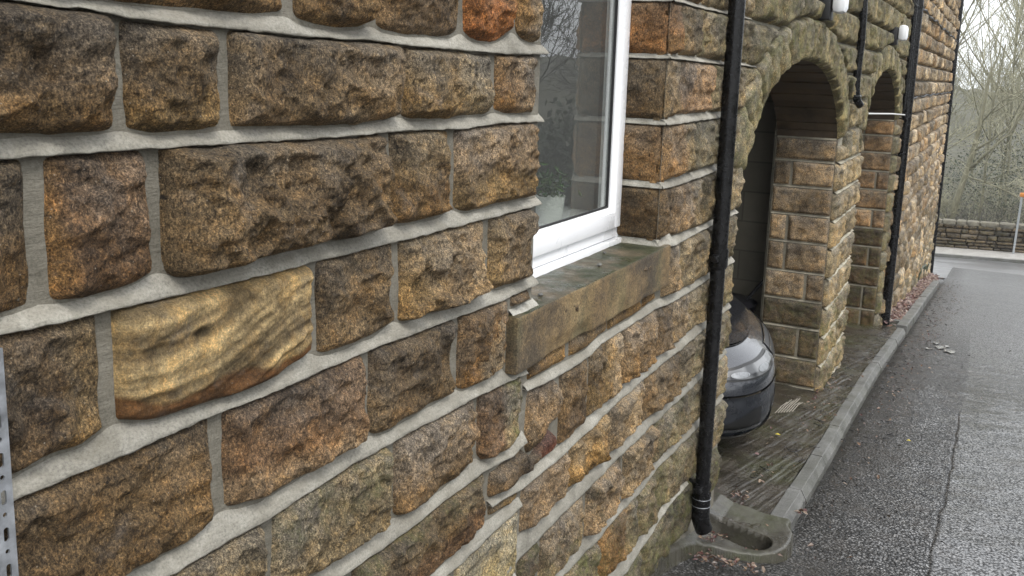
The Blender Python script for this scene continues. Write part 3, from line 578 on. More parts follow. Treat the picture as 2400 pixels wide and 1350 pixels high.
rows(2.70, 3.655, .41, .85, (.25, .4), .012, None, levels=[.80, .605, .412], H=.025)
rows(1.83, 2.70, .56, .85, (.9, 1.), .02, None, levels=[.80, .57], H=.02)
rows(-1.6, .25, -1.5, 2.6, (.3, .5), .03, None, moss=.1, levels=[2.6-.18*i for i in range(24)], H=.025)
ST.build('wall', M['stone'], bld)
jamb.build('window_jamb', M['stone'], bld)
# mortar bed and raised joints
D1 = (.46,.44,.395)  # recessed joints coloured darker than the raised ones, standing for their shade
sheet(MO, -1.6, 1.832, -1.9, 2.6, .05, col=D1, off=.004); sheet(MO, 1.832, 2.70, -2., -.54, .05, col=D1, off=.004); sheet(MO, 1.832, 2.70, .56, 2.6, .05, col=D1)
sheet(MO, 2.70, 3.66, -2.2, 2.6, .05, col=D1, off=.003)
def ex(yc): 
    P = arc_pts(yc, RT*.5); return lambda a: np.interp(a, P[:, 0], P[:, 1])
ins = lambda yc: arc_pts(yc, .02)
for yc in (YC1, YC2):
    P = arc_pts(yc, .03); y0_, y1_ = yc-HW, yc+HW
    sheet(MO, y0_, y1_, lambda a, P=P: np.interp(a, P[:, 0], P[:, 1]), 2.6, .04, col=(.6,.58,.5))
sheet(MO, YC1+HW+.004, YC2-HW-.004, -2.5, 2.6, .05, col=(.75,.72,.62)); sheet(MO, YC2+HW+.004, 19.36, -4.6, 2.6, .08, col=(.5,.45,.38))
for k, a0, a1 in (('U',.3,1.83),('J0',.3,1.842),('J1',.3,1.84),('J2',.3,1.84),('J3',.3,1.838),('J4',.3,1.80),('J5',.3,1.806),('J6',.3,1.798),('J7',.3,1.79),('J8',.3,1.8),('A',1.645,3.66),('B',1.80,3.66),('C',1.71,3.66),('Dd',1.8,3.66),('E',1.8,3.2)):
    grn = .86 if k in ('C','Dd') else 1.0
    ribbon(MO, JT[k][0], JT[k][1], a0, a1, seed=hash(k) % 97 if 0 else sum(map(ord, k)), col=(.78*grn, .765*grn, .725*grn))
for k, a1 in (('R0',3.66),('R1',3.88),('R2',3.45),('R3',3.3),('R4',3.66)):
    ribbon(MO, JT[k][0], JT[k][1], Y0-.004, a1, seed=sum(map(ord, k))+3, col=(.84,.82,.78), out_=.018)
    T, B = float(JT[k][0](Y0)), float(JT[k][1](Y0))
    ribbon(MO, lambda a, T=T: np.full(np.shape(a), T), lambda a, B=B: np.full(np.shape(a), B), XB, XW+.012, .01, jmap(Y0+.004), .012, (.95,.94,.9))
ribbon(MO, lambda a: np.full(np.shape(a), -.512), lambda a: np.full(np.shape(a), -.532), 1.72, 1.84, .006, facade, .022, (1.1,1.1,1.08))
sheet(MO, XB, XW, -.56, .60, .03, jmap(Y0+.012), 0., (.75,.72,.66))
for k in range(2, len(LV)-1):      # beds above the arches: thin, eroded
    z = LV[k]
    if z > -.4:
        for a0, a1 in ((3.67, 10.0),):
            pass
for z in PB[1:-1]: ribbon(MO, lambda a, z=z: np.full(np.shape(a), z+.008), lambda a, z=z: np.full(np.shape(a), z-.008), YC1+HW+.01, YC2-HW-.01, .02, facade, .03, (1.1,1.05,.9), seed=int(z*-100), amp=2.)
# mortar fillet lump beside the sill
lump = MB(); lump.box(XW-.01, XW+.02, 1.715, 1.79, -.535, -.512, .004); 
MO.build('mortar', M['mortar'], bld)
# ---- arches: voussoir rings, board lining, reveals
for yc, nv, sd_ in ((YC1, 17, 300), (YC2, 17, 400)):
    P = arc_pts(yc, 0.); S = np.concatenate([[0], np.cumsum(np.linalg.norm(np.diff(P, axis=0), axis=1))])
    T = np.gradient(P, axis=0); T /= np.linalg.norm(T, axis=1)[:, None]; Nn = np.stack([-T[:, 1], T[:, 0]], 1)
    def vm(a, b, r, P=P, S=S, Nn=Nn):
        py, pz, ny, nz = (np.interp(a, S, q) for q in (P[:, 0], P[:, 1], Nn[:, 0], Nn[:, 1])); l = np.hypot(ny, nz)
        return np.stack([XW+r, py+ny/l*b, pz+nz/l*b], -1)
    VF = Field(); L = S[-1]
    for i in range(nv):
        stone(VF, L*i/nv+.001, L*(i+1)/nv-.001, 0, RT+.01*(i % 2), .009, sd_+i, col=[(.22,.21,.14), (.25,.24,.165), (.19,.18,.12)][i % 3], moss=.75, H=.032, fmap=vm, rough=.75, rc=.004, wex=.006)
    ar = VF.build('arch_ring', M['stone'], bld)
    # intrados: edge strip of stone then dark boards
    bd = MB(); nb_ = 30; ks = np.linspace(0, 180, nb_+1).astype(int); Pi = arc_pts(yc, .0)
    for i in range(nb_):
        a_, b_ = Pi[ks[i]], Pi[ks[i+1]]; v = b_-a_; ln = np.hypot(*v); v = v/ln; n2 = np.array([-v[1], v[0]])
        a2, b2 = a_+v*.003, b_-v*.003; th = .014; lift = .006*(i % 2)
        V = []
        for X in (XW-.004, XW-.385):
            for q, o in ((a2, lift), (b2, lift), (b2, lift+th), (a2, lift+th)): V.append((X, q[0]+n2[0]*o, q[1]+n2[1]*o))
        bd.add(V, [[0,1,2,3],[7,6,5,4],[0,4,5,1],[1,5,6,2],[2,6,7,3],[3,7,4,0]])
    bd.build('board_lining', M['board'], bld, False)
PI_ = Field(); PMO = []
def pier_face(yc, sgn, y, zlo, tone, moss):
    mp = lambda a, b, r: np.stack([a, y+sgn*r, b], -1)
    lv = [ZS-.0, -.53, -.70, -.885, -1.07, -1.27, -1.46, -1.65, -1.86, -2.06, -2.3, -2.55, -2.75]
    for i in range(len(lv)-1):
        if lv[i] < zlo: break
        rr = random.Random(int(y*10)+i)
        cuts = [-1.285] + ([rr.choice([-1.02, -1.17, -1.04])] if i % 2 or rr.random() < .3 else []) + [XW]
        for j in range(len(cuts)-1):
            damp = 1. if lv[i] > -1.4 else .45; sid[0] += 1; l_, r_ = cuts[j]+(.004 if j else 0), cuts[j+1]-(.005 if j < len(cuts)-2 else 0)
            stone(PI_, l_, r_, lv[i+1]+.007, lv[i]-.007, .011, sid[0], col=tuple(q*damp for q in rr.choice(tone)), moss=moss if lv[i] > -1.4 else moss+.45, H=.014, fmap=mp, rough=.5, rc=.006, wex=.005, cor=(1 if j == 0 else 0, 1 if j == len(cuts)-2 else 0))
        PMO.append((mp, lv[i]))
TW = [(.28,.235,.175), (.24,.20,.15), (.32,.265,.20), (.22,.185,.14)]
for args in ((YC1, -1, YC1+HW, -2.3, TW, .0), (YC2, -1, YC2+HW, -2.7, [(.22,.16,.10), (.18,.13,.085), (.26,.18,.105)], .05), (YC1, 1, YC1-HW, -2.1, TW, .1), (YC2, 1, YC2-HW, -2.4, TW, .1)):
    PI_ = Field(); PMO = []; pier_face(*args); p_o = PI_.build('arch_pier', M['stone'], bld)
    PM = Field(); sheet(PM, XW-.385, XW-.002, args[3], ZS, .06, jmap(args[2], args[1]), .006, (.62,.57,.47))
    for mp, z in PMO: ribbon(PM, lambda a, z=z: np.full(np.shape(a), z+.006), lambda a, z=z: np.full(np.shape(a), z-.007), XW-.38, XW-.005, .02, mp, .012, (.85,.80,.68), seed=int(-z*50))
    PM.build('pier_mortar', M['mortar'], bld)
# ---- rooms behind
def slab(name, mat, parent, *boxes, b=0., **k):
    m = MB()
    for bx in boxes: m.box(*bx, b=b)
    return m.build(name, mat, parent, **k)
slab('garage_wall', M['block'], bld, (-5.6, -1.287, 6.6, 6.75, -2.9, .3), (-5.6, -1.287, 3.32, 3.5, -2.4, .3), (-5.6, -1.287, 10.15, 10.3, -3.1, .3), (-5.8, -5.6, 3.35, 10.3, -3.1, .3),
     (-1.30, -1.289, 6.235, 6.6, -2.7, .3), (-1.30, -1.289, 6.75, 7.235, -2.7, .3), (-1.30, -1.289, 9.81, 10.15, -3., .3), smooth=False)
slab('garage_ceiling', M['board'], bld, (-5.6, -1.29, 3.6, 10.15, .12, .2), smooth=False)
slab('room_shell', M['inner'], bld, (-4, -3.9, -1.5, 3.3, -1.6, -.5), (-4, -3.9, -1.5, .2, -.5, 1.25), (-4, -3.9, 2.2, 3.3, -.5, 1.25), (-4, -3.9, .2, 2.2, .9, 1.25), (-3.9, -1.2, -1.5, 3.3, -1.62, -1.55), (-3.9, -1.2, -1.5, 3.3, 1.2, 1.25), (-3.9, -1.2, 3.2, 3.3, -1.55, 1.2), (-3.9, -1.2, -1.5, -1.4, -1.55, 1.2), (-1.2, -1.12, -1.4, 1.83, -1.55, 1.2), (-1.2, -1.12, 2.72, 3.2, -1.55, 1.2), (-1.2, -1.12, 1.83, 2.72, -1.55, -.55), (-1.2, -1.12, 1.83, 2.72, .6, 1.2), smooth=False)  # unseen rear opening, added to let daylight brighten the interior
slab('end_wall', M['stone_far'], bld, (-7, -.99, 19.2, 19.37, -4.8, 2.6), smooth=False)
rf = MB(); rf.add([(-.6,-1.9,2.6),(-.6,19.7,2.6),(-3.9,19.7,4.6),(-3.9,-1.9,4.6),(-7.2,-1.9,2.6),(-7.2,19.7,2.6),(-.6,-1.9,2.5),(-.6,19.7,2.5),(-7.2,-1.9,2.5),(-7.2,19.7,2.5)], [[0,1,2,3],[3,2,5,4],[0,6,7,1],[4,5,9,8],[6,8,9,7]]); rf.build('roof', M['slate'], bld, False)
# ---- sill
def sill():
    bm = bmesh.new(); bmesh.ops.create_cube(bm, size=1)
    x0, x1, y0, y1, z0, z1 = -1.03, -.868, 1.714, 2.762, -.657, -.526
    for v in bm.verts: v.co = ((x0+x1)/2+v.co.x*(x1-x0), (y0+y1)/2+v.co.y*(y1-y0), (z0+z1)/2+v.co.z*(z1-z0))
    bmesh.ops.bevel(bm, geom=bm.edges[:], offset=.005, segments=2, affect='EDGES', profile=.5)
    bmesh.ops.subdivide_edges(bm, edges=[e_ for e_ in bm.edges if e_.calc_length() > .5], cuts=150, use_grid_fill=True)
    bmesh.ops.subdivide_edges(bm, edges=[e_ for e_ in bm.edges if .09 < e_.calc_length() < .5], cuts=16, use_grid_fill=True)
    bm.verts.ensure_lookup_table(); P = np.array([v.co[:] for v in bm.verts])
    n_ = fbm(P[:, 0]*25, P[:, 1]*25, P[:, 2]*25, 3, 4); n2 = fbm(P[:, 0]*7, P[:, 1]*7, P[:, 2]*7, 9, 3)
    low = np.clip((-.615-P[:, 2])/.03, 0, 1)*np.clip(vnoise(P[:, 1]*11, 0., 0., 4)+.1, 0, 1)*.012
    for v, a_, b_, l_ in zip(bm.verts, n_, n2, low):
        k = (v.co.x-x0)/(x1-x0)
        v.co.x += .0018*a_-(l_ if k > .8 else 0); v.co.z += .0015*a_*(1 if v.co.z > -.6 else 2.)+.001*b_
    m = MB(); m.bm(bm); return m.build('window_sill', M['sill'], bld)
sill()
fl = Field(); sheet(fl, XB, XW-.002, -.54, -.5, .02, jmap(Y0-.004), 0.); 
bm_ = MB(); rr = random.Random(4)
# ---- window
win = empty('window', (-1.04, 2.28, -.54)); win.parent = bld; win.matrix_parent_inverse = bld.matrix_world.inverted(); win['_o'] = list(win.location)
XF = -1.025
# outer frame: bars with stepped profile
fr = MB()
yL, yR, zB, zT = 1.80, 2.722, -.540, .62
fr.box(XF-.06, XF, yR-.034, yR, zB+.03, zT, .003); fr.box(XF-.06, XF, yL, yL+.034, zB+.03, zT, .003)
fr.box(XF-.06, XF, yL+.034, yR-.034, zT-.034, zT, .003); fr.box(XF-.06, XF, yL+.034, yR-.034, -.507, -.476, .003)
fr.build('window_frame', M['upvc'], win)
cl = MB(); cl.box(XF-.08, XF+.014, yL-.02, yR-.012, zB, -.510, .003); cl.build('cill_board', M['upvc'], win)
sa = MB(); q = .012
sa.box(XF-.05, XF+q, yR-.082, yR-.0355, -.4735, zT-.036, .004); sa.box(XF-.05, XF+q, yL+.0355, yL+.082, -.4735, zT-.036, .004)
sa.box(XF-.05, XF+q, yL+.082, yR-.082, -.4735, -.424, .004); sa.box(XF-.05, XF+q, yL+.082, yR-.082, zT-.082, zT-.036, .004)
# sloped glazing bead
for (ya, yb, za, zb) in ((yL+.082, yR-.082, -.424, -.410),):
    sa.add([(XF+q-.001, ya, za), (XF+q-.001, yb, za), (XF-.004, yb, zb), (XF-.004, ya, zb), (XF-.03, ya, zb), (XF-.03, yb, zb)], [[0,1,2,3],[3,2,5,4]])
sa.add([(XF+q-.001, yR-.082, -.424), (XF+q-.001, yR-.082, zT-.08), (XF-.004, yR-.096, zT-.09), (XF-.004, yR-.096, -.410), (XF-.03, yR-.096, -.410), (XF-.03, yR-.096, zT-.09)], [[0,3,2,1],[3,4,5,2]])
sa.build('sash', M['upvc'], win, True, 30)
gk = MB(); gk.box(XF-.016, XF-.008, yR-.101, yR-.0955, -.409, zT-.09); gk.box(XF-.016, XF-.008, yL+.09, yR-.1012, -.4095, -.405); gk.build('gasket', M['gasket'], win, False)
gm = NM('window_glass', .0); g_ = gm.t; g_.nodes.remove(gm.b); gl = gm.n('ShaderNodeBsdfGlossy'); gl.inputs['Roughness'].default_value = .0; gl.inputs['Color'].default_value = (.95,.96,.95,1)
tr = gm.n('ShaderNodeBsdfTransparent'); tr.inputs[0].default_value = (.84,.86,.84,1); fn = gm.n('ShaderNodeFresnel'); fn.inputs[0].default_value = 2.1
ms_ = gm.n('ShaderNodeMixShader'); gb_ = gm.n('ShaderNodeNewGeometry'); ft_ = gm.math('SUBTRACT', 1., gb_.outputs['Backfacing']); gm.L(gm.math('MULTIPLY', fn.outputs[0], ft_), ms_.inputs[0]); gm.L(tr.outputs[0], ms_.inputs[1]); gm.L(gl.outputs[0], ms_.inputs[2]); df_ = gm.n('ShaderNodeBsdfDiffuse'); df_.inputs[0].default_value = (.62,.63,.61,1); m2_ = gm.n('ShaderNodeMixShader'); gm.L(gm.math('MULTIPLY', ft_, .06), m2_.inputs[0])      # grey diffuse film brightens the pane, standing in for light from indoors
gm.L(ms_.outputs[0], m2_.inputs[1]); gm.L(df_.outputs[0], m2_.inputs[2]); gm.L(m2_.outputs[0], g_.nodes['Material Output'].inputs[0])
slab('pane', gm.m, win, (XF-.02, XF-.014, yL+.083, yR-.098, -.4095, zT-.085), smooth=False)
ib = MB(); ib.box(-1.24, XF-.085, yL, yR+.2, -.462, -.44, .003); ib.build('window_board', M['upvc'], win)
# sealant and reveal under frame
# ---------------------------------------------------------------- things on the window board
pot = empty('plant_pot', (-1.14, 2.43, -.44), 'small white pot with a leafy green plant on the inner window ledge', 'plant pot')
def lathe(mb, prof, cx, cy, n=24):
    prof = np.array(prof); th = np.arange(n)*2*np.pi/n; m = len(prof)
    V = np.stack([cx+prof[:, None, 0]*np.cos(th), cy+prof[:, None, 0]*np.sin(th), np.broadcast_to(prof[:, None, 1], (m, n))], -1)
    i = np.arange(m-1)[:, None]; j = np.arange(n)[None]; k = (j+1) % n
    mb.add(V, np.stack([i*n+j, i*n+k, (i+1)*n+k, (i+1)*n+j], -1).reshape(-1, 4))
pm = MB(); lathe(pm, [(0,-.439),(.036,-.439),(.045,-.362),(.046,-.360),(.043,-.360),(.041,-.372),(0,-.374)], -1.14, 2.43); pm.build('pot', plain('white_ceramic', (.8,.8,.78), .6, bump=(150,.6,.002)), pot)
def leaf_quads(mb, C, n, spread, size, rng, cols, flat=0.):
    for _ in range(n):
        c = np.array(C)+rng.normal(0, 1, 3)*np.array(spread); d = rng.normal(0, 1, 3); d[2] *= 1-flat; d /= np.linalg.norm(d); s_ = rng.normal(0, 1, 3); s_[2] *= 1-flat; s_ -= d*(s_@d); s_ /= np.linalg.norm(s_)+1e-9
        L_, W_ = size*rng.uniform(.6, 1.3), size*rng.uniform(.25, .45); nn = np.cross(d, s_)
        V = [c-d*L_/2, c-s_*W_/2+nn*W_*.2, c+d*L_/2-nn*W_*.3, c+s_*W_/2+nn*W_*.2]
        k = cols[rng.randint(len(cols))]; mb.add(V, [[0,1,2,3]], col=(*[x*rng.uniform(.7, 1.3) for x in k], 1))
fo = MB(); leaf_quads(fo, (-1.14, 2.43, -.325), 130, (.022,.026,.020), .03, rs, [(.05,.10,.03), (.03,.06,.02)]); fo.build('foliage', M['leaf'], pot, False)
ch = empty('white_chair', (-1.5, 3.02, -1.55), 'pale white chair back seen dimly through the window pane', 'chair')
cm_ = MB(); cm_.box(-1.34, -1.30, 2.86, 3.17, -.95, -.37, .015); cm_.build('backrest', M['upvc'], ch)
cm_ = MB(); cm_.box(-1.75, -1.29, 2.84, 3.18, -1.08, -1.03, .015); cm_.build('seat', M['upvc'], ch)
for x, y in ((-1.32, 2.88), (-1.32, 3.15), (-1.7, 2.88), (-1.7, 3.15)):
    cm_ = MB(); cm_.box(x-.02, x+.02, y-.02, y+.02, -1.549, -1.08 if x < -1.5 else -.95, .004); cm_.build('leg', M['upvc'], ch)
# ---------------------------------------------------------------- galvanised strap
def strap():
    st = empty('galvanised_strap', (-.87, .55, -1.3), 'perforated galvanised steel strip fixed upright against the stone wall at its left edge', 'metal strip')
    bm = bmesh.new(); z0, z1, y0, y1 = -1.3, -.292, .50, .557
    def loop(pts):
        vs = [bm.verts.new((0, p[0], p[1])) for p in pts]; return [bm.edges.new((vs[i], vs[(i+1) % len(vs)])) for i in range(len(vs))]
    es = loop([(y0, z0), (y1, z0), (y1, z1), (y0, z1)]); z = z0+.03; k = 0
    def slot(cy, cz, w, h):
        P = []
        for i in range(12):
            t = i*math.pi/6+math.pi/12; P.append((cy+w/2*math.cos(t), cz+(h/2-w/2)*(1 if math.sin(t) > 0 else -1)+w/2*math.sin(t)))
        return loop(P)
    while z < z1-.02:
        es += slot(.547, z, .006, .016); es += slot(.522, z+.012, .006, .016); es += slot(.547, z+.022, .005, .0055); z += .041
    bmesh.ops.triangle_fill(bm, use_beauty=True, edges=es)
    g = bmesh.ops.extrude_face_region(bm, geom=bm.faces[:]); 
    for v in [x for x in g['geom'] if isinstance(x, bmesh.types.BMVert)]: v.co.x += .0025
    for v in bm.verts: v.co.x += XW+.034
    bmesh.ops.recalc_face_normals(bm, faces=bm.faces[:])
    m = MB(); m.bm(bm); m.build('perforated_plate', M['galv'], st, False)
    m = MB(); m.box(XW-.002, XW+.036, .497, .4995, z0, z1); m.build('flange', M['galv'], st, False)
strap()
# ---------------------------------------------------------------- downpipes
def pipe_clip(mb, x, y, z, r):
    mb.tube([(x, y, z-.011), (x, y, z+.011)], r+.005, 20)
    mb.box(XW, x, y-.012, y+.012, z-.010, z+.010); mb.box(x-.012, x+.014, y-r-.042, y-r, z-.011, z+.011, .002); mb.box(x-.012, x+.014, y+r, y+r+.03, z-.011, z+.011, .002)
X1, Y1, r1 = -.842, 3.25, .029
dp = empty('downpipe', (X1, Y1, -1.7), 'thick black rain downpipe nearest the camera, ending in a shoe over the concrete gully', 'downpipe')
m = MB(); m.tube([(X1, Y1, 2.5), (X1, Y1, -.668)], r1, 24); m.tube([(X1, Y1, -.668), (X1, Y1, -1.6)], r1-.002, 24); m.build('pipe', M['iron'], dp)
m = MB(); m.tube([(X1, Y1, -.613), (X1, Y1, -.678), (X1, Y1, -.688)], [r1+.005, r1+.005, r1-.001], 24); m.build('socket', M['iron'], dp)
for z in (-.641, -1.525):
    m = MB(); pipe_clip(m, X1, Y1, z, r1); m.build('bracket', M['iron'], dp)
m = MB(); m.tube([(X1, Y1, -1.555), (X1, Y1, -1.63), (X1+.002, Y1+.002, -1.66), (X1+.006, Y1+.008, -1.685), (X1+.014, Y1+.018, -1.71)], [r1+.006, r1+.006, r1+.006, r1+.004, r1+.005], 24, caps=True); m.build('shoe', M['iron'], dp)
m = MB()
for z in (-1.575, -1.605): m.tube([(X1+(r1+.007)*math.cos(t), Y1+(r1+.007)*math.sin(t), z) for t in np.linspace(0, 2*math.pi, 25)], .0009, 6)
m.build('wire_tie', M['galv'], dp)
X2, Y2, r2 = -.82, 10.08, .046
dp = empty('downpipe', (X2, Y2, -2.55), 'tall black downpipe just past the second arch, above the leaf-filled planter', 'downpipe')
m = MB(); m.tube([(X2, Y2, 2.5), (X2, Y2, -2.55)], r2, 20); m.build('pipe', M['iron'], dp)
for z in (-.37, -1.56, -2.0, .72):
    m = MB(); pipe_clip(m, X2, Y2, z, r2); m.build('bracket', M['iron'], dp)
m = MB(); m.tube([(X2-.02, Y2-.115, 2.5), (X2-.02, Y2-.115, -.28)], .025, 12); m.build('side_pipe', M['iron'], dp)
X3, Y3, r3 = -.84, 18.9, .05
dp = empty('downpipe', (X3, Y3, -3.7), 'black downpipe at the far end corner of the building against the trees', 'downpipe')
m = MB(); m.tube([(X3, Y3, 2.5), (X3, Y3, -3.68)], r3, 16); m.build('pipe', M['iron'], dp)
for z in (.25, -1.2, -2.5):
    m = MB(); pipe_clip(m, X3, Y3, z, r3); m.build('bracket', M['iron'], dp)
X4, Y4 = -.845, 6.42
dp = empty('overflow_pipe', (X4, Y4, -.16), 'short bent black pipe ending on the stone between the two arches', 'pipe')
m = MB(); m.tube([(X4, Y4-.02, 2.5), (X4, Y4-.02, .5), (X4+.006, Y4-.01, .25), (X4-.004, Y4+.02, .08), (X4, Y4, -.06), (X4+.01, Y4+.03, -.13), (X4+.03, Y4+.06, -.165)], .025, 14); m.build('pipe', M['iron'], dp)
m = MB(); m.box(XW, X4+.035, Y4-.05, Y4+.05, -.115, -.095, .004); m.build('bracket', M['iron'], dp)
# ---------------------------------------------------------------- lamps, cables
def lamp(y, z, label):
    l = empty('wall_lamp', (XW, y, z), label, 'wall lamp', 'white bulkhead lamps on the wall')
    m = MB(); m.box(XW+.01, XW+.075, y-.055, y+.055, z-.045, z+.10, .008); m.build('mount', plain('lamp_mount_black', (.012,.012,.012), .5), l)
    m = MB(); m.box(XW+.076, XW+.150, y-.055, y+.055, z-.012, z+.118, .028); m.build('diffuser', M['lampw'], l)
lamp(5.1, .345, 'white wall lamp above the crown of the nearer arch'); lamp(8.5, .345, 'white wall lamp above the crown of the farther arch')
cb = MB(); pts = [(XW+.075, y, .745+.012*math.sin(y*3)-.01*math.cos(y*7)) for y in np.linspace(8.9, 18.9, 60)]; cb.tube(pts, .012, 6)
tag(cb.build('wall_cable', M['cable']), 'thin black cable sagging along the far upper stonework', 'cable')
cb = MB(); cb.tube([(XW+.06, y, -.165+.01*math.sin(y*5)) for y in np.linspace(10.6, 18.8, 30)], .010, 6) 
tag(cb.build('wall_cable', M['cable']), 'lower black cable running level across the far wall beyond the second downpipe', 'cable')
cb = MB(); cb.tube([(XW-.02, 7.33, -.245), (XW+.05, 9.0, -.29), (XW+.07, 9.95, -.325)], .007, 8)
tag(cb.build('conduit_pipe', M['conduit']), 'thin pale conduit crossing the opening of the farther arch', 'conduit')
# ---------------------------------------------------------------- GROUND
def gsheet(name, xs, ys, zf, mat, kind='structure'):
    X, Y = np.meshgrid(xs, ys, indexing='ij'); Z = zf(X, Y); n, mm = X.shape; idx = np.arange(n*mm).reshape(n, mm)
    F = np.stack([idx[:-1, :-1], idx[1:, :-1], idx[1:, 1:], idx[:-1, 1:]], -1).reshape(-1, 4)
    o = mesh_np(name, np.stack([X, Y, Z], -1).reshape(-1, 3), F, mat); tag(o, kind=kind); return o
def fine(a, b, s0): return np.arange(a, b+s0/2, s0)
XK = -.600
rx = np.concatenate([[-1.0], fine(XK-.02, .8, .05), fine(1., 7.6, .5)])
ry = np.concatenate([fine(-6, 2, .5), fine(2.1, 9, .03), fine(9.2, 21, .2), fine(22, 24, .5)])
def roadz(X, Y):
    z = G(Y)-.006+.042*np.clip((Y-3.7)/.5, 0, 1)+.008*fbm(X*1.5, Y*1.1, 0., 3, 3)+.004*fbm(X*9, Y*9, 0., 5, 3)
    cr = np.interp(Y, [-5, 4.0, 4.3, 5, 6.0, 6.6, 7], [-.05, -.062, -.05, -.026, -.024, -.022, -.02])   # long crack
    d = np.abs(X-cr-.012*fbm(Y*6, 0., 0., 2, 3)); z = z-.005*np.exp(-(d/.006)**2)*np.clip((6.7-Y)*3, 0, 1)
    z = np.where(X < XK, np.minimum(z, G(Y)-.01), z)
    return z
rx = np.unique(np.concatenate([rx, fine(-.1, .02, .006)]))
road = gsheet('road', rx, ry, roadz, M['asphalt'])
_X, _Y = np.meshgrid(rx, ry, indexing='ij'); _c = np.zeros(_X.shape+(4,)); _c[..., 3] = 1
_cr = np.interp(_Y, [-5, 4.0, 4.3, 5, 6.0, 6.6, 7], [-.05, -.062, -.05, -.026, -.024, -.022, -.02])+.012*fbm(_Y*6, 0., 0., 2, 3)+.004*fbm(_Y*31, 0., 0., 2, 2)
_c[..., 0] = 1.*np.exp(-((_X-_cr)/.004)**2)*np.clip((6.7-_Y)*3, 0, 1)*np.clip(.6+1.4*fbm(_Y*9, 1., 0., 3, 3), 0, 1)
_c[..., 1] = np.clip(1.1-(_X+.60)/.35, 0, 1)*np.clip((_Y-3.8)/1.5, .35, 1)
_c[..., 2] = np.clip(np.clip((_X-_cr)/.03, 0, 1)*.8+np.clip((_Y-7.5)/4, 0, 1), 0, 1); _c[..., 3] = np.clip((_Y-6.5)/5, 0, 1)     # the right-hand lay and the far stretch carry more water
_at = road.data.color_attributes.new('col', 'FLOAT_COLOR', 'POINT'); _at.data.foreach_set('color', _c.astype(np.float32).ravel())
gsheet('cross_street', np.concatenate([fine(-40, -6, 4), fine(-5, 8, .5), fine(10, 60, 5)]), fine(20, 28.0, .5), lambda X, Y: G(Y)+.012+.02*X*.0+.015*fbm(X*.6, Y*.6, 0., 3, 3)+(X+1)*.03*(Y-20)/8, M['road_far'])
gsheet('far_pavement', fine(-40, 60, 2), fine(28.0, 29.3, .65), lambda X, Y: G(28)+.10+(X+1)*.03+0*Y, M['pave'])
fk = MB(); 
fk.add([(-40, 27.9, G(28)-1.3), (60, 27.9, G(28)+1.7), (60, 27.9, G(28)+.105+61*.03), (-40, 27.9, G(28)+.105-39*.03), (-40, 28.02, G(28)+.105-39*.03), (60, 28.02, G(28)+.105+61*.03)], [[0,1,2,3],[3,2,5,4]]); tag(fk.build('far_kerb', M['kerb'], smooth=False), kind='structure')
gsheet('hillside', np.concatenate([fine(-60, 70, 2.5)]), fine(28.8, 120, 2.5), lambda X, Y: G(29)-.15+(X+1)*.03+np.clip(Y-34, 0, 60)*.07+(.3+2.2*np.clip((Y-38)/25, 0, 1))*fbm(X*.2, Y*.1, 0., 8, 4), M['grass'])
gsheet('verge', fine(7.55, 60, 2), fine(-30, 21, 1.5), lambda X, Y: G(Y)+.04+.0*X+np.clip(X-8, 0, 30)*.06+.15*fbm(X*.3, Y*.3, 0., 9, 3), M['grass'])
gsheet('back_ground', np.array([-60, -6.9]), fine(-30, 21, 3), lambda X, Y: G(Y)-.3, M['grass'])
gsheet('road_behind', np.array([-.95, 8.]), np.array([-30., -6.]), lambda X, Y: G(Y), M['asphalt'])
# apron: kerb line to wall and into the garages
KT = lambda y: G(y)+.085
ax = np.concatenate([fine(-5.6, -1.4, .6), fine(-1.35, -.692, .0045)])
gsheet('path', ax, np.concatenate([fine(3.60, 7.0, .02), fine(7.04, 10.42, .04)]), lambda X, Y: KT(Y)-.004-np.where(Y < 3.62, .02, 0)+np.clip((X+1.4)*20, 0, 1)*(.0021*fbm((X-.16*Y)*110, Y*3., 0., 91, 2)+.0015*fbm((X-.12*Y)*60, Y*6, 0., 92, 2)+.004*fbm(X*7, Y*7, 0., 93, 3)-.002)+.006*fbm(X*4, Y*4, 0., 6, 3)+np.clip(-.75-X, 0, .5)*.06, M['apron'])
# kerb blocks with joints
kb = MB(); KJ = [3.80, 4.25, 4.85, 5.5, 6.15, 6.85, 7.6, 8.3, 9.1, 10.0, 10.9, 11.8, 12.7, 13.6, 14.5, 15.4, 16.3, 17.3]
for i in range(len(KJ)-1):
    y0_, y1_ = KJ[i]+.003, KJ[i+1]-.003; ys = np.linspace(y0_, y1_, 8); plant = y0_ > 9.9
    up = .0 if not plant else .03; dxk = random.uniform(-.004, .004); dzk = random.uniform(-.003, .003)
    prof = [(-.69, -.15), (-.69, -.003), (-.687, 0), (-.634, 0), (-.630, -.002), (-.612, -.036), (-.608, -.042), (-.606, -.085), (-.605, -.16)] if not plant else [(-.70, -.15), (-.70, -.004), (-.696, 0), (-.612, 0), (-.604, -.004), (-.600, -.012), (-.599, -.05), (-.598, -.10), (-.598, -.18)]
    V = []
    for y in ys:
        for p in prof:
            V.append((p[0]+dxk+.0015*float(vnoise(np.array([y*9]), p[1]*30, 0.)[0]), y, KT(y)+dzk+up+p[1]+.0015*float(vnoise(np.array([y*14]), p[0]*50, 2.)[0])))
    n_ = len(prof); base = kb.n; q_ = [[a_*n_+b_, a_*n_+b_+1, (a_+1)*n_+b_+1, (a_+1)*n_+b_] for a_ in range(7) for b_ in range(n_-1)]
    kb.add(V, q_); kb.g.append([base+k for k in range(n_)][::-1]); kb.g.append([base+7*n_+k for k in range(n_)])
tag(kb.build('kerb', M['kerb'], ang=22), kind='structure')
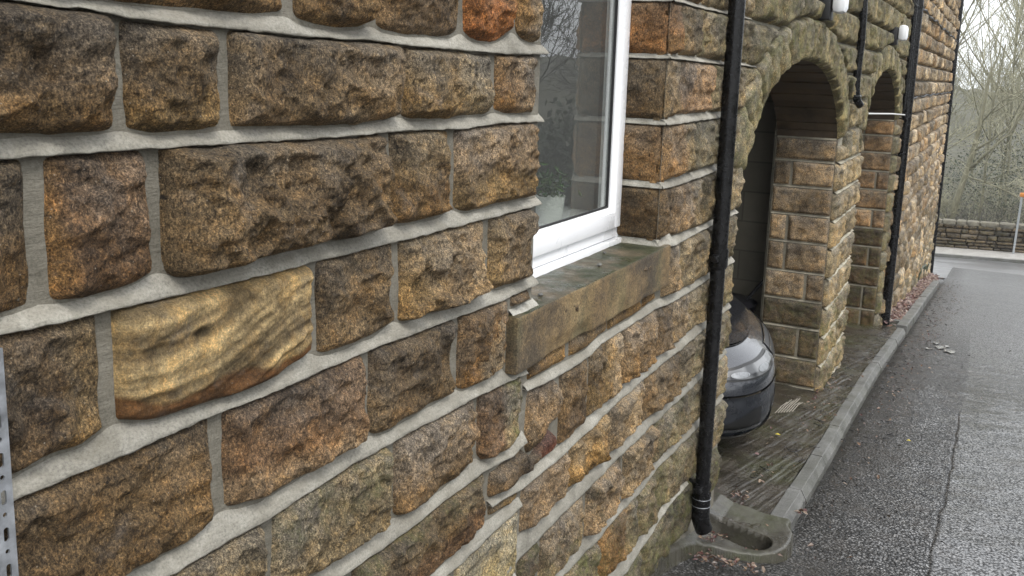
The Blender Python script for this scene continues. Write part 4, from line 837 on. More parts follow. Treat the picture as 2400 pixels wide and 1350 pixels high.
# gully: rounded concrete surround with a basin under the pipe shoe
def gully():
    g = empty('drain_gully', (-.75, 3.5, -1.95), 'low damp concrete gully basin with rounded rim under the downpipe shoe', 'drain')
    xs = np.linspace(-.93, -.53, 120); ys = np.linspace(2.6, 3.80, 340); X, Y = np.meshgrid(xs, ys, indexing='ij')
    rt = np.interp(Y, [2.6, 2.8, 3.05, 3.25, 3.38, 3.80], [-1.60, -1.65, -1.725, -1.785, -1.815, -1.835])+.01*np.clip((-.8-X)/.1, -1, 1)
    PO = np.array([(2.5,-.92),(2.75,-.888),(3.15,-.868),(3.29,-.850),(3.335,-.80),(3.375,-.70),(3.40,-.635),(3.45,-.585),(3.52,-.560),(3.60,-.552),(3.68,-.560),(3.74,-.59),(3.86,-.60)])
    D = np.full(X.shape, 9.)
    for p, q in zip(PO[:-1], PO[1:]):
        v = q-p; t = np.clip(((Y-p[0])*v[0]+(X-p[1])*v[1])/(v@v), 0, 1); D = np.minimum(D, np.hypot(Y-p[0]-t*v[0], X-p[1]-t*v[1]))
    d = D*np.sign(np.interp(Y, PO[:, 0], PO[:, 1])-X)+.003*fbm(X*30, Y*30, 0., 4, 3)
    cap = np.hypot(np.clip(np.abs(X+.762-.10*(Y-3.5))-.085, 0, 9)/.062, (Y-3.515+.12*(X+.745))/.078)
    Z = rt+.003*fbm(X*14, Y*14, 0., 6, 4)+np.clip((-.84-X)/.06, 0, 1)*.02
    Z = Z-np.clip((1-cap)/.3, 0, 1)**.6*.10
    Z = np.where(d < .016, Z-.016+np.sqrt(np.maximum(.016**2-(.016-np.clip(d, 0, .016))**2, 0)), Z); Z = np.where(d < 0, Z-.12-(-d)*1.5, Z)
    idx = np.arange(X.size).reshape(X.shape); F = np.stack([idx[:-1, :-1], idx[1:, :-1], idx[1:, 1:], idx[:-1, 1:]], -1).reshape(-1, 4)
    keep = (d.ravel()[F] > -.03).any(1); F = F[keep]
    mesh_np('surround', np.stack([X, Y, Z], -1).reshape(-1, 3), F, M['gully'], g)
    m = MB(); m.box(-.84, -.66, 3.46, 3.57, -1.94, -1.912); m.build('grate', M['iron'], g, False)
gully()
# planter soil, leaf mulch and iron grate beyond the second arch
gsheet('planter_soil', fine(-.92, -.69, .05), fine(10.42, 18.9, .2), lambda X, Y: KT(Y)-.01+np.clip(-.72-X, 0, .3)*.5+.02*fbm(X*6, Y*6, 0., 3, 3), M['soil'])
slab('planter_edge', M['kerb'], None, (-.9, -.7, 10.36, 10.42, KT(10.4)-.1, KT(10.4)+.03)).__setitem__('kind', 'structure')
def litter(name, spots, size, cols, seed, zf):
    r = np.random.RandomState(seed); mb = MB()
    for (x, y, sx, sy, n) in spots:
        for _ in range(n):
            px, py = r.normal(x, sx), r.normal(y, sy); 
            z = float(zf(px, py))+r.uniform(.002, .012); a_ = r.uniform(0, 6.28); s_ = size*r.uniform(.5, 1.4)
            d = np.array([math.cos(a_), math.sin(a_), r.uniform(-.5, .5)]); w = np.array([-math.sin(a_), math.cos(a_), r.uniform(-.5, .5)])
            c = np.array([px, py, z+s_*.15]); k = cols[r.randint(len(cols))]; f = r.uniform(.6, 1.4)
            V = [c-d*s_, c-d*s_*.3-w*s_*.5+[0,0,s_*.2], c+d*s_*.5-w*s_*.4, c+d*s_, c+d*s_*.4+w*s_*.5+[0,0,s_*.25], c-d*s_*.4+w*s_*.45]
            mb.add(V, [[0,1,2,3],[0,3,4,5]], col=(k[0]*f, k[1]*f, k[2]*f, 1))
    return tag(mb.build(name, M['leaf'], smooth=False), kind='stuff')
LC = [(.09,.05,.03), (.05,.032,.022), (.13,.08,.05), (.04,.026,.02), (.17,.12,.08), (.07,.03,.027)]
PC = [(.15,.09,.07), (.23,.16,.13), (.09,.05,.045), (.30,.24,.20), (.12,.06,.05)]
litter('leaf_mulch', [(-.78, y, .045, .3, 260) for y in np.arange(10.7, 18.8, .6)], .028, PC, 5, lambda x, y: KT(y)+np.clip(-.72-x, 0, .3)*.5)
rz = lambda x, y: G(y)-.004 if x > XK else KT(y)+max(0, -.75-x)*.06
litter('leaf_litter', [(-.79, 3.20, .04, .04, 70), (-.70, 3.24, .06, .03, 60)], .010, LC, 6, lambda x, y: G(y)+.006)
litter('leaf_litter', [(-.845, 3.94, .02, .03, 16), (-.58, 3.93, .012, .012, 10), (-.85, 3.9, .05, .1, 14), (-.80, 4.6, .08, .5, 26), (-.78, 5.9, .06, .4, 50), (-.86, 6.3, .03, .3, 50), (-.75, 8, .08, 1, 14)], .012, LC, 7, lambda x, y: KT(y)+max(0, -.75-x)*.06+.002)
litter('leaf_litter', [(-.70, 3.52, .03, .025, 34), (-.66, 3.54, .02, .02, 14)], .009, LC+[(.25,.22,.18)], 8, lambda x, y: -1.905)
litter('leaf_litter', [(-.84, 3.36, .025, .02, 40), (-.80, 3.40, .025, .012, 24)], .007, LC, 18, lambda x, y: -1.795)
litter('leaf_litter', [(-.48, 6.5, .06, 1.5, 120), (-.42, 10, .07, 2.5, 260), (-.30, 14, .1, 3, 200), (-.2, 7, .3, 2, 20), (-.35, 9.4, .1, .8, 110), (-.46, 16.5, .08, 1., 160)], .011, LC+[(.03,.025,.02)]*3, 9, lambda x, y: G(y)+.040)
# ---------------------------------------------------------------- more things follow

# twigs, yellow leaves, wood scraps
def stick(name, P, r, mat, label, cat):
    m = MB(); m.tube(P, r, 6); return tag(m.build(name, mat), label, cat)
zk = lambda x, y: float(KT(y)+max(0, -.75-x)*.06)
yl = plain('yellow_leaf', (.55,.45,.05), .5)
def one_leaf(x, y, z, s, label):
    m = MB(); m.add([(x-s, y, z+.004), (x, y-s*.5, z+.008), (x+s, y+.003, z+.003), (x, y+s*.5, z+.010)], [[0,1,2,3]]); return tag(m.build('fallen_leaf', yl, smooth=False), label, 'leaf')
rg = np.random.RandomState(44); gm_ = MB()
for _ in range(260):
    y = rg.uniform(3.9, 15); x = -.58+abs(rg.normal(0, .13)); a_ = rg.uniform(0, 3.14); L_ = rg.uniform(.01, .05); z = float(G(y))+.040
    gm_.tube([(x, y, z), (x+math.cos(a_)*L_*.5, y+math.sin(a_)*L_*.5, z+.004), (x+math.cos(a_)*L_, y+math.sin(a_)*L_, z)], rg.uniform(.001, .0028), 4)
for _ in range(160):
    y = rg.uniform(4.2, 9.5); x = rg.uniform(-.88, -.70); a_ = rg.uniform(0, 3.14); L_ = rg.uniform(.01, .06); z = zk(x, y)+.004
    gm_.tube([(x, y, z), (x+math.cos(a_)*L_, y+math.sin(a_)*L_, z+.002)], rg.uniform(.001, .0025), 4)
tag(gm_.build('fallen_twigs', M['cable'], ang=0), kind='stuff')
one_leaf(-.90, 5.03, zk(-.9, 5.03)+.004, .016, 'small bright yellow leaf on the concrete in front of the car')
one_leaf(-.26, 5.62, float(G(5.62))+.042, .014, 'small yellow leaf lying on the wet road by the crack')
# splintered broken slat on the ground in front of the pier
sl_ = MB(); rr = random.Random(3)
for i in range(7):
    x0, y0_ = -1.0+.013*i, 5.50+.02*i; sl_.tube([(x0, y0_-.06, zk(x0, y0_)+.012), (x0+.005, y0_+.12, zk(x0, y0_+.1)+.010), (x0+.012, y0_+.30+rr.uniform(-.08, .08), zk(x0, y0_+.30)+.008)], .0028, 5)
tag(sl_.build('broken_slat', plain('wet_pale_wood', (.30,.27,.22), .35, var=.3, vs=30)), 'splintered pale slats lying on the concrete before the pier', 'wood scrap')
pr = MB()  # flat pale patches that stand for wet glare on the road
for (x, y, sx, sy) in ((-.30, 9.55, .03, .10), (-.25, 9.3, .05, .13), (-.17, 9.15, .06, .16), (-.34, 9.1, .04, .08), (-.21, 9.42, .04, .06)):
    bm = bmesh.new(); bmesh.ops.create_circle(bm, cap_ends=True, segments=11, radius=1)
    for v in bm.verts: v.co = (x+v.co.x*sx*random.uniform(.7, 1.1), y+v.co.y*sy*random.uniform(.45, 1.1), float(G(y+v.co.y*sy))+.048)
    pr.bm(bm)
tag(pr.build('wet_glare_patch', plain('pale_wet_glare', (.30,.30,.29), .15, var=.3, vs=30), smooth=False), kind='structure')
# mortar crumbs on the sill
for i, (y, x, s) in enumerate(((1.92, -.915, .006), (2.32, -.93, .007), (2.49, -.985, .005))):
    bm = bmesh.new(); bmesh.ops.create_icosphere(bm, subdivisions=2, radius=s)
    for v in bm.verts: v.co = (x+v.co.x*random.uniform(.8, 1.2), y+v.co.y*random.uniform(1., 1.6), -.522+v.co.z*.6)
    m = MB(); m.bm(bm); tag(m.build('mortar_crumb', M['kerb']), ['small mortar crumb near the left end of the mossy sill', 'larger mortar crumb at the middle of the mossy sill', 'tiny mortar crumb close to the white frame on the sill'][i], 'mortar crumb', 'mortar crumbs on the sill')
# iron grate hoop at the foot of the far wall
ig = MB()
for i in range(5): y = 15.6+i*.5; ig.tube([(-.87, y, KT(y)), (-.82, y, KT(y)+.28), (-.87, y, KT(y)+.34)], .012, 6)
ig.tube([(-.83, 15.5, KT(15.5)+.3), (-.83, 17.7, KT(17.7)+.3)], .014, 6)
tag(ig.build('iron_guard', plain('green_painted_iron', (.06,.08,.05), .5)), 'low rusty iron guard at the foot of the far wall above the leaves', 'iron guard')
# ---------------------------------------------------------------- CAR
def car():
    Yc, W2, Xn, gz = 5.14, .75, -.975, -1.985
    c = empty('parked_car', (-2.9, Yc, gz), 'dark grey metallic car parked nose outward inside the nearer arch', 'car')
    paint = NM('grey_metallic_paint', .22, (.026,.029,.036), .35); paint.b.inputs['Coat Weight'].default_value = 1.; paint.b.inputs['Coat Roughness'].default_value = .04
    paint.rough(paint.ramp(paint.noise(300, 2, .5), (.3, .22), (.7, .34))); P_ = paint.m
    dark = plain('dark_bumper_plastic', (.014,.016,.020), .28, bump=(90, .3, .001), var=.3, vs=12); blk = plain('black_grille', (.008,.008,.008), .4)
    chrome = plain('chrome_trim', (.7,.7,.72), .15, 1.); glassd = plain('dark_car_glass', (.01,.012,.013), .05)
    def pl(s):     # plan outline: s in [-1,1] nose, beyond to +-2 along the sides
        sg = np.sign(s); a_ = np.abs(s); th = np.clip(a_, 0, 1)*math.pi/2
        y = W2*np.sin(th)**.80; x = -.42*(1-np.cos(th)**.72); x = x-np.clip(a_-1, 0, 9)*1.0
        return x, sg*y
    hs = [.185, .21, .27, .36, .40, .43, .47, .52, .56, .60, .63]
    ins = [.055, .02, .0, .0, .006, -.004, .004, .026, .060, .105, .15]
    def fas(s, h, off=0.):
        x, y = pl(s); i_ = np.interp(h, hs, ins); k = 1-np.clip(i_-off, -1, 1)/W2
        n_ = np.clip(np.abs(s), 0, 1); X = Xn+x-(i_-off)*(1-.6*n_**3); Yv = Yc+y*(1-(i_-off)/W2*n_)
        return X, Yv, gz+h+0*s+np.clip(np.abs(s)-1, 0, 9)*.0
    def patch(s0, s1, hf0, hf1, ns, nh, off):
        S = np.linspace(s0, s1, ns)[:, None]*np.ones((1, nh)); t = np.linspace(0, 1, nh)[None]
        Hh = hf0(S)+(hf1(S)-hf0(S))*t; X, Y, Z = fas(S, Hh, off); V = np.stack([X, Y, Z], -1).reshape(-1, 3); idx = np.arange(ns*nh).reshape(ns, nh)
        return V, np.stack([idx[:-1, :-1], idx[1:, :-1], idx[1:, 1:], idx[:-1, 1:]], -1).reshape(-1, 4)
    cst = lambda k: (lambda S: np.full(S.shape, k))
    body = MB(); body.add(*patch(-2.1, 2.1, cst(.425), cst(.63), 90, 16, 0.))
    # side panels rearward
    for sg in (-1, 1):
        xs = np.linspace(Xn-1.4, Xn-3.9, 14); hh = [.18, .35, .55, .75, .85]; V = [(x, Yc+sg*(W2-.0 if h < .8 else W2-.04), gz+h) for x in xs for h in hh]
        q_ = [[a_*5+b_, a_*5+b_+1, (a_+1)*5+b_+1, (a_+1)*5+b_] for a_ in range(13) for b_ in range(4)]; body.add(V, q_)
    # bonnet ribs
    ss = np.linspace(0, 2.1, 40); V = []; nr = 25
    for s in ss:
        xl, yl_, _ = fas(np.array([-s]), .63); _, yr_, _ = fas(np.array([s]), .63); w = np.linspace(-1, 1, nr)
        back = np.clip((Xn-xl[0]-.11)/1.1, 0, 1); yy = Yc+(yr_[0]-Yc)*w
        crown = (.02+.07*back**.9)*(1-np.abs(w)**2.6)*(min(1, s*1.2)); crease = .010*np.exp(-((np.abs(w)-.72)/.06)**2)*min(1, s)
        for a_, b_, c_, e_ in zip(yy, w, crown, crease): V.append((xl[0]-.0, a_, gz+.63+.10*back+c_+e_))
    idx = np.arange(len(V)).reshape(len(ss), nr); body.add(V, np.stack([idx[:-1, :-1], idx[1:, :-1], idx[1:, 1:], idx[:-1, 1:]], -1).reshape(-1, 4))
    body.build('body', P_, c, True, 35)
    # cabin
    cab = MB(); 
    X0 = Xn-1.35
    sec = [(X0, .80, .72), (X0-.65, 1.32, .60), (X0-1.5, 1.38, .60), (X0-2.3, 1.05, .64), (X0-2.6, .85, .70)]
    V = []
    for x, h, w in sec:
        for k in (-1, -.96, -.6, 0, .6, .96, 1): V.append((x, Yc+w*k, gz+h-(.10 if abs(k) == 1 else .02*(abs(k) > .9))))
    q_ = [[a_*7+b_, a_*7+b_+1, (a_+1)*7+b_+1, (a_+1)*7+b_] for a_ in range(4) for b_ in range(6)]; cab.add(V, q_); cab.build('roof', P_, c)
    wsn = MB(); wsn.add([(X0+.01, Yc-.68, gz+.80), (X0+.01, Yc+.68, gz+.80), (X0-.64, Yc+.55, gz+1.33), (X0-.64, Yc-.55, gz+1.33)], [[0,1,2,3]]); wsn.build('windscreen', glassd, c, False)
    for k in (-1, 1): sg_ = MB(); sg_.add([(X0-.1, Yc+k*.80, gz+.84), (X0-2.4, Yc+k*.80, gz+.84), (X0-1.9, Yc+k*.63, gz+1.28), (X0-.65, Yc+k*.63, gz+1.28)], [[0,1,2,3]]); sg_.build('side_window', glassd, c, False)
    bmp = MB(); bmp.add(*patch(-1.75, 1.75, cst(.185), cst(.415), 80, 18, .006)); bmp.build('bumper', dark, c, True, 0)
    bt = MB(); bt.add(*patch(-1.6, 1.6, cst(.415), cst(.425), 70, 3, -.004)); bt.build('bumper_seam', blk, c, True, 0)
    lip = MB(); lip.add(*patch(-1.5, 1.5, cst(.19), cst(.212), 60, 4, .018)); lip.build('bumper_lip', P_, c, True, 0)
    gr = MB(); gr.add(*patch(-.14, .14, cst(.49), cst(.575), 12, 6, .006)); gr.build('grille', blk, c)
    bar = MB()
    for h in (.51, .54, .575): bar.add(*patch(-.15, .15, cst(h), cst(h+.004), 10, 2, .010))
    bar.build('grille_bar', chrome, c)
    ints = MB(); ints.add(*patch(-.30, .30, cst(.25), cst(.32), 12, 4, .009))
    ints.build('lower_intake', blk, c)
    for k in (-1, 1):
        ln = MB(); Sx = np.linspace(.22, 1.9, 30)*k; X_, Y_, Z_ = fas(Sx, .632, .001); ln.tube(np.stack([X_+.002, Y_, Z_+.001], 1), .0035, 5); ln.build('bonnet_gap', blk, c)
    bowl = plain('lamp_bowl', (.22,.23,.24), .35, .3, var=.4, vs=40)
    hl = NM('headlamp_lens', .16, (.35,.37,.38), 0); hl.b.inputs['Coat Weight'].default_value = .25
    hl.color(hl.ramp(hl.noise(9, 1, .4), (.40, (.035,.037,.04)), (.60, (.16,.165,.17)))); hl.b.inputs['Metallic'].default_value = .0
    for k in (-1, 1):
        f0 = lambda S: .498+.020*np.clip((np.abs(S)-.22)/.95, 0, 1)**2.2; f1 = lambda S: .498+(.062-.012*np.clip((np.abs(S)-.22)/.95, 0, 1))*np.clip((1.2-np.abs(S))/.6, 0, 1)**.55*np.clip((np.abs(S)-.17)/.03, .2, 1)
        m = MB(); m.add(*patch(k*.155, k*1.24, lambda S: f0(S)-.010, lambda S: f1(S)+.010, 30, 6, .004)); m.build('headlight_gap', blk, c, True, 0)
        m = MB(); m.add(*patch(k*.18, k*1.2, f0, f1, 30, 12, .009)); h_ = m.build('headlight', hl.m, c)
        for s0, s1, hh in ((.34, .50, .030), (.62, .80, .028)):
            m = MB(); sm_ = (s0+s1)/2*k; rx_ = (s1-s0)/2; V_ = [[float(q[0]) for q in fas(np.array([sm_]), .523, .0125)]]
            for i_ in range(16): V_.append([float(q[0]) for q in fas(np.array([sm_+rx_*math.cos(i_*math.pi/8)]), .523+hh*.5*math.sin(i_*math.pi/8), .0125)])
            m.add(V_, T=[[0, 1+i_, 1+(i_+1) % 16] for i_ in range(16)]); rf_ = m.build('reflector', bowl, c)
        fo0 = lambda S: .25+.0*S; fo1 = lambda S: .25+.09*np.clip((.95-np.abs(S))/.35, 0, 1)
        m = MB(); m.add(*patch(k*.50, k*.92, fo0, fo1, 10, 5, .010)); m.build('fog_recess', blk, c)
        m = MB(); m.add(*patch(k*.48, k*.93, cst(.235), cst(.25), 14, 3, .016)); m.build('recess_trim', P_, c)
        for xw in (Xn-.80, Xn-3.35):
            w_e = empty('wheel', (xw, Yc+k*(W2-.09), gz+.29)); w_e.parent = c; w_e.matrix_parent_inverse = c.matrix_world.inverted(); w_e['_o'] = list(w_e.location)
            m = MB(); P = [(xw, Yc+k*(W2-.19), gz+.29), (xw, Yc+k*(W2-.17), gz+.29), (xw, Yc+k*(W2-.03), gz+.29), (xw, Yc+k*(W2-.01), gz+.29)]; m.tube(P, [.25, .285, .285, .25], 28); m.build('tyre', plain('tyre_rubber', (.015,.015,.015), .8), w_e)
            m = MB(); m.tube([(xw, Yc+k*(W2-.02), gz+.29), (xw, Yc+k*(W2+.0), gz+.29)], [.19, .17], 20); m.build('rim', plain('alloy_rim', (.4,.4,.42), .3, .8), w_e)
    m = MB(); m.box(Xn-3.8, Xn-.25, Yc-W2+.1, Yc+W2-.1, gz+.16, gz+.40, .03); m.build('underbody', blk, c)
    ang = math.radians(15); c.rotation_euler[2] = ang; px, py = Xn+.0, Yc      # turned about its nose
    dx, dy = c.location.x-px, c.location.y-py
    c.location.x = px+dx*math.cos(ang)-dy*math.sin(ang); c.location.y = py+dx*math.sin(ang)+dy*math.cos(ang)
car()
# wheelbarrow-like dark tub behind the car
wb = empty('wheelbarrow', (-1.55, 6.35, -1.98), 'black rounded wheelbarrow tub with slanting handle behind the car', 'wheelbarrow')
m = MB(); prof = [(0,-1.80),(.12,-1.80),(.20,-1.60),(.215,-1.56),(.19,-1.54),(.15,-1.53),(0,-1.52)]; lathe(m, prof, -1.56, 6.32); m.build('tub', plain('black_plastic_tub', (.008,.008,.010), .35), wb)
m = MB(); m.tube([(-1.42, 6.34, -1.53), (-1.30, 6.36, -1.36)], .012, 8); m.build('handle', M['cable'], wb)
m = MB(); m.tube([(-1.60, 6.26, -1.90), (-1.60, 6.36, -1.90)], .09, 18); m.build('wheel', M['cable'], wb)
m = MB(); m.tube([(-1.45, 6.30, -1.99), (-1.45, 6.30, -1.78)], .012, 8); m.build('leg', M['cable'], wb)
# ---------------------------------------------------------------- far boundary wall and sign post
bw = empty('boundary_wall', (0, 29.5, -4.9), 'low dry stone boundary wall across the street with rough coping stones', 'wall')
wx = lambda x: G(28)+.10+(x+1)*.03
BF = Field(); bmap = lambda a, b, r: np.stack([a, 29.25-r, b+(a+1)*.03], -1); z0 = float(G(28)+.09)
rr = random.Random(8); z = z0
while z < z0+.66:
    h = rr.uniform(.08, .15); x = -3.2
    while x < 4.2:
        L = rr.uniform(.14, .5); sid[0] += 1; v = rr.uniform(.5, 1.5)
        stone(BF, x+.004, x+L-.006, z+.003, z+h-.006, .035, sid[0], col=(.085*v,.075*v,.055*v), moss=.3 if rr.random() < .3 else .05, H=.05, fmap=bmap, rough=1.3, rc=.03); x += L
    z += h
BF.build('masonry', M['stone_far'], bw)
m = MB(); 
for x0, x1 in ((-40, -3.2), (4.2, 60)): m.add([(x0, 29.25, z0-.2+(x0+1)*.03), (x1, 29.25, z0-.2+(x1+1)*.03), (x1, 29.25, z0+.72+(x1+1)*.03), (x0, 29.25, z0+.72+(x0+1)*.03)], [[0,1,2,3]])
m.add([(-3.2, 29.3, z0-.3), (4.2, 29.3, z0), (4.2, 29.3, z0+.85), (-3.2, 29.3, z0+.62)], [[0,1,2,3]]); m.build('core', M['soil'], bw, False)
cp = MB(); x = -6.
while x < 8:
    L = rr.uniform(.25, .5); bm = bmesh.new(); bmesh.ops.create_cube(bm, size=1); bmesh.ops.bevel(bm, geom=bm.edges[:], offset=.2, segments=2, affect='EDGES', profile=.5)
    for v in bm.verts: v.co = (x+L/2+v.co.x*L*.98, 29.36+v.co.y*.36+rr.uniform(-.01, .01), z0+.74+(x+1)*.03+v.co.z*.15+rr.uniform(-.008, .008))
    cp.bm(bm); x += L
cp.build('coping', plain('mossy_coping_stone', (.13,.12,.09), .9, var=.5, vs=6, bump=(20, 1, .03)), bw)
sp = empty('marker_post', (.765, 28.95, z0+.05), 'grey roadside post with a small orange marker box on top', 'post')
m = MB(); m.tube([(.765, 28.95, z0+.03), (.80, 28.95, -3.02)], .030, 10); m.build('post', plain('grey_galvanised_post', (.35,.37,.38), .4, .4), sp)
m = MB(); m.box(.74, .94, 28.90, 29.0, -3.04, -2.92, .03); m.build('marker_box', plain('orange_plastic', (.50,.19,.04), .4), sp)
# ---------------------------------------------------------------- overhead wires
for (za, zb, lb) in ((2.25, 3.75, 'upper thin wire crossing the pale sky'), (1.8, 3.75, 'lower thin wire crossing the pale sky')):
    m = MB(); P = [(x, 40-.15*x, za+(x+1.7)*(.83 if za > 2 else .71)-.004*(x-3)**2+.05) for x in np.linspace(-6, 20, 30)]; m.tube(P, .010, 4); tag(m.build('overhead_wire', M['cable']), lb, 'wire', 'overhead wires')
# ---------------------------------------------------------------- TREES
def branch(mbs, p, d, L, r, depth, rng, lean=(0,0,.15), wander=.16, kids=(3,5), twig_from=2, minr=.004):
    n = 6 if depth == 0 else 5; P = [np.array(p, float)]; dd = np.array(d, float); dd /= np.linalg.norm(dd)
    for i in range(n):
        dd = dd+rng.normal(0, wander, 3)+np.array(lean)*.25; dd /= np.linalg.norm(dd); P.append(P[-1]+dd*L/n)
    R = np.linspace(r, r*.45, len(P)); mbs[0 if depth < twig_from else 1].tube(P, np.maximum(R, minr), 7 if depth == 0 else (5 if depth == 1 else 3), caps=False)
    if depth >= branch.maxd: return
    for k in range(rng.randint(*kids)):
        t = rng.uniform(.3, 1.) if depth else rng.uniform(.35, 1.); i = min(int(t*n), n-1); q = P[i]+(P[i+1]-P[i])*(t*n-i) if t < 1 else P[-1]
        ax = rng.normal(0, 1, 3); ax -= dd*(ax@dd); ax /= np.linalg.norm(ax); a_ = rng.uniform(.4, .95); nd = dd*math.cos(a_)+ax*math.sin(a_)
        branch(mbs, q, nd, L*rng.uniform(.5, .78), r*rng.uniform(.38, .6), depth+1, rng, lean, wander, kids, twig_from, minr)
def tree(name, loc, h, r, seed, label, kids=(4,7), maxd=4, lean=(0,0,.2), d0=(0,0,1), matA='bark', matB='twig', minr=.006, group='bare trees beyond the street', extra=None, wander=.14):
    rng = np.random.RandomState(seed); t = empty(name, loc, label, 'tree', group); A, B = MB(), MB(); branch.maxd = maxd
    if extra: extra(A, B, rng)
    branch((A, B), loc, d0, h, r, 0, rng, lean, wander, kids, 2, minr)
    A.build('trunk', M[matA], t, True, 0); 
    if B.v: B.build('crown', M[matB], t, True, 0)
    return t
# the pale leaning tree beside the building's corner
def pale_limbs(A, B, rng):
    Y = 32.5; branch.maxd = 3
    A.tube([(-1.05,Y,-4.6),(-1.0,Y,-4.1),(-.85,Y,-3.4),(-.72,Y,-2.75),(-.62,Y,-2.1),(-.52,Y,-1.3),(-.45,Y,-.5),(-.42,Y,.2),(-.22,Y,.9),(-.2,Y,1.5)], [.13,.11,.10,.09,.07,.06,.05,.04,.025,.012], 9)
    for P, r in (([(-.72,Y,-2.75),(-.2,Y-.2,-2.1),(.3,Y-.3,-1.5),(.75,Y-.3,-.6),(1.0,Y-.3,.4),(1.3,Y-.3,1.6)], .055), ([(-.62,Y,-2.1),(-.1,Y,-1.7),(.45,Y,-1.1),(.8,Y,-.2),(1.4,Y,.9)], .045),
                 ([(-.72,Y,-2.9),(-.2,Y-.3,-3.0),(.4,Y-.5,-3.2),(1.0,Y-.5,-3.5),(1.4,Y-.5,-3.7)], .035), ([(-.55,Y,-1.4),(-.9,Y-.3,-1.7),(-1.5,Y-.4,-2.2),(-1.9,Y-.4,-2.3)], .025), ([(-.48,Y,-1.2),(0,Y,-.5),(.6,Y,-.1),(1.2,Y,.1)], .03)):
        A.tube(P, np.linspace(r, r*.35, len(P)), 6)
        for k in range(7):
            q = P[rng.randint(1, len(P))]; branch((A, B), q, rng.normal(0, 1, 3)+np.array([.3, 0, .6]), rng.uniform(.9, 1.8), r*.4, 1, rng, (0,0,.1), .2, (3,6), 2, .006)
tree('bare_tree', (-1.05, 32.5, -4.6), .8, .05, 3, 'pale-barked leaning tree with long slanting limbs just beyond the boundary wall', extra=pale_limbs, maxd=2, group=None)
specs = [(-3.2, 36, 7.0, 'slim dark bare tree hard against the building corner', 'twigd'), (-1.9, 40, 8.0, 'tall grey bare tree behind the pale leaning one', 'twig'), (.35, 38, 8.6, 'bushy bare tree with upright fine twigs at the middle of the gap', 'twig'),
         (2.2, 35, 8.0, 'bare tree at the right edge with greenish limbs', 'twig'), (-.9, 46, 8.5, 'faint bare tree farthest back left of centre', 'twig'), (1.5, 45, 9.0, 'faint bare tree farthest back right of centre', 'twig'), (3.6, 41, 9, 'bare tree rising behind the marker post', 'twig')]
for i, (x, y, h, lb, mt) in enumerate(specs):
    tree('bare_tree', (x, y, -4.9), h*.47, .06, 20+i, lb, kids=(4,7), maxd=4, wander=.10, matA='twigd' if mt == 'twigd' else 'bark', matB=mt, minr=.006, lean=(0,0,.45))
for i, (x, y, h, dx_, lb) in enumerate(((-.25, 34.5, 6.2, .10, 'slender pale birch stem rising just right of the leaning tree'), (.55, 36.5, 7.0, -.05, 'slender pale birch stem nearest the marker post'), (1.05, 33.8, 6.0, .12, 'pale slanting birch stem behind the marker post'), (-1.55, 37.0, 6.8, .06, 'slender birch stem close to the end downpipe'), (1.75, 38.5, 7.4, .0, 'slender birch stem at the right edge of the view'))):
    tree('birch_tree', (x, y, -4.9), h, .055, 60+i, lb, kids=(7,10), maxd=2, matA='bark', matB='twig', minr=.005, lean=(0,0,.5), d0=(dx_, 0, 1), wander=.05, group='birches beyond the boundary wall')
# undergrowth thicket and ivy mass behind the wall: stuff
def thicket(name, x0, x1, y0, y1, zf, n, h, seed, mat, r=.012):
    rng = np.random.RandomState(seed); mb = MB()
    for _ in range(n):
        p = np.array([rng.uniform(x0, x1), rng.uniform(y0, y1), 0.]); p[2] = zf(p[0], p[1]); d = np.array([rng.normal(0, .6), rng.normal(0, .5), 1.]); L = h*rng.uniform(.4, 1.1); P = [p]
        for i in range(5): d = d+rng.normal(0, .33, 3)-np.array([0,0,.10*i]); d /= np.linalg.norm(d); P.append(P[-1]+d*L/5)
        mb.tube(P, np.linspace(r, r*.4, 6), 3, False)
    return tag(mb.build(name, mat, smooth=True, ang=0), kind='stuff')
hz = lambda x, y: -4.95+(x+1)*.03
thicket('undergrowth', -6, 6, 30, 36, hz, 1000, 2.0, 1, M['twigd'], .007); thicket('undergrowth', -7, 8, 33, 42, hz, 1100, 3.4, 2, M['twig'], .008)
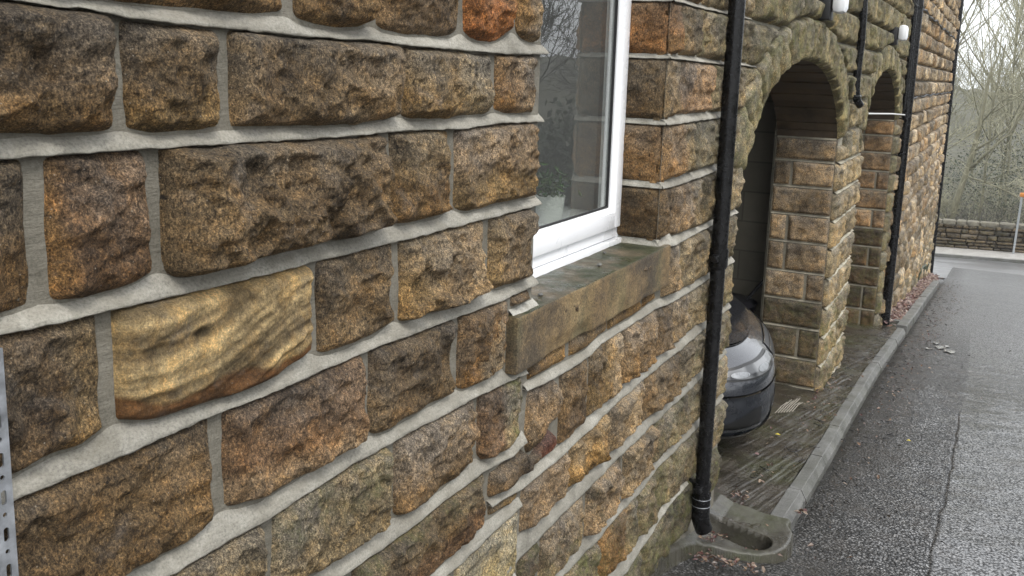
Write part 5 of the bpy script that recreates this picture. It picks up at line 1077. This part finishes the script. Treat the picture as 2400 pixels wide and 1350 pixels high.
def leafmass(name, C, n, size, seed, mat):
    rng = np.random.RandomState(seed); pts = []
    C = np.array(C); w = C[:, 6]; k = rng.choice(len(C), n, p=w/w.sum()); c = C[k]
    u = rng.normal(0, 1, (n, 3)); u /= np.linalg.norm(u, axis=1)[:, None]; rad = rng.uniform(.55, 1, n)[:, None]
    p = c[:, :3]+u*c[:, 3:6]*rad; p[:, 2] += .3*fbm(p[:, 0]*2, p[:, 1]*2, p[:, 2]*2, 3, 2)
    d = rng.normal(0, 1, (n, 3)); d /= np.linalg.norm(d, axis=1)[:, None]; s_ = np.cross(d, rng.normal(0, 1, (n, 3))); s_ /= np.linalg.norm(s_, axis=1)[:, None]
    sz = size*rng.uniform(.5, 1.4, n)[:, None]; V = np.stack([p-d*sz, p-s_*sz*.5, p+d*sz, p+s_*sz*.5], 1).reshape(-1, 3)
    o = mesh_np(name, V, np.arange(n*4).reshape(-1, 4), mat, None, False); return tag(o, kind='stuff')
rng = np.random.RandomState(12); C = []
for i in range(90): x = rng.uniform(-8, 9); y = rng.uniform(34, 44); h = rng.uniform(.5, 1.9); C.append((x, y, hz(x, y)+h, .9, .9, h, h*h))
leafmass('evergreen_scrub', C, 26000, .04, 4, M['ivy'])
# wood across the road on the right (seen in the window pane and the wet road)
C = []
for i in range(80): y = rng.uniform(2, 34); x = rng.uniform(10, 16); h = rng.uniform(1.0, 2.3); C.append((x, y, float(G(y))+h*.9, 1.6, 1.8, h, h*h))
leafmass('woodland_scrub', C, 36000, .13, 5, M['ivy'])
wl = MB(); wl2 = MB(); rng = np.random.RandomState(31)
for i in range(11):
    y = 3+i*3.1+rng.uniform(-.8, .8); x = 9.6+rng.uniform(0, 3); branch.maxd = 4
    branch((wl, wl2), (x, y, float(G(y))), (0, 0, 1), rng.uniform(3.4, 4.6), .11, 0, rng, (0,0,.25), .2, (4,7), 2, .010)
o = wl.build('woodland_trunks', M['twigd'], None, True, 0); tag(o, kind='stuff'); o = wl2.build('woodland_twigs', M['twigd'], None, True, 0); tag(o, kind='stuff')
hm = bpy.data.materials.new('damp_air'); hm.use_nodes = True; hn = hm.node_tree; hn.nodes.remove(hn.nodes['Principled BSDF'])
pv = hn.nodes.new('ShaderNodeVolumePrincipled'); pv.inputs['Color'].default_value = (.93,.95,1,1); pv.inputs['Density'].default_value = .0012; pv.inputs['Anisotropy'].default_value = .3
hn.links.new(pv.outputs[0], hn.nodes['Material Output'].inputs['Volume'])
hb = MB(); hb.box(-70, 75, -35, 125, -9, 16); tag(hb.build('haze', hm, smooth=False), kind='stuff')
for o in list(bpy.data.objects):
    if '_o' in o: del o['_o']
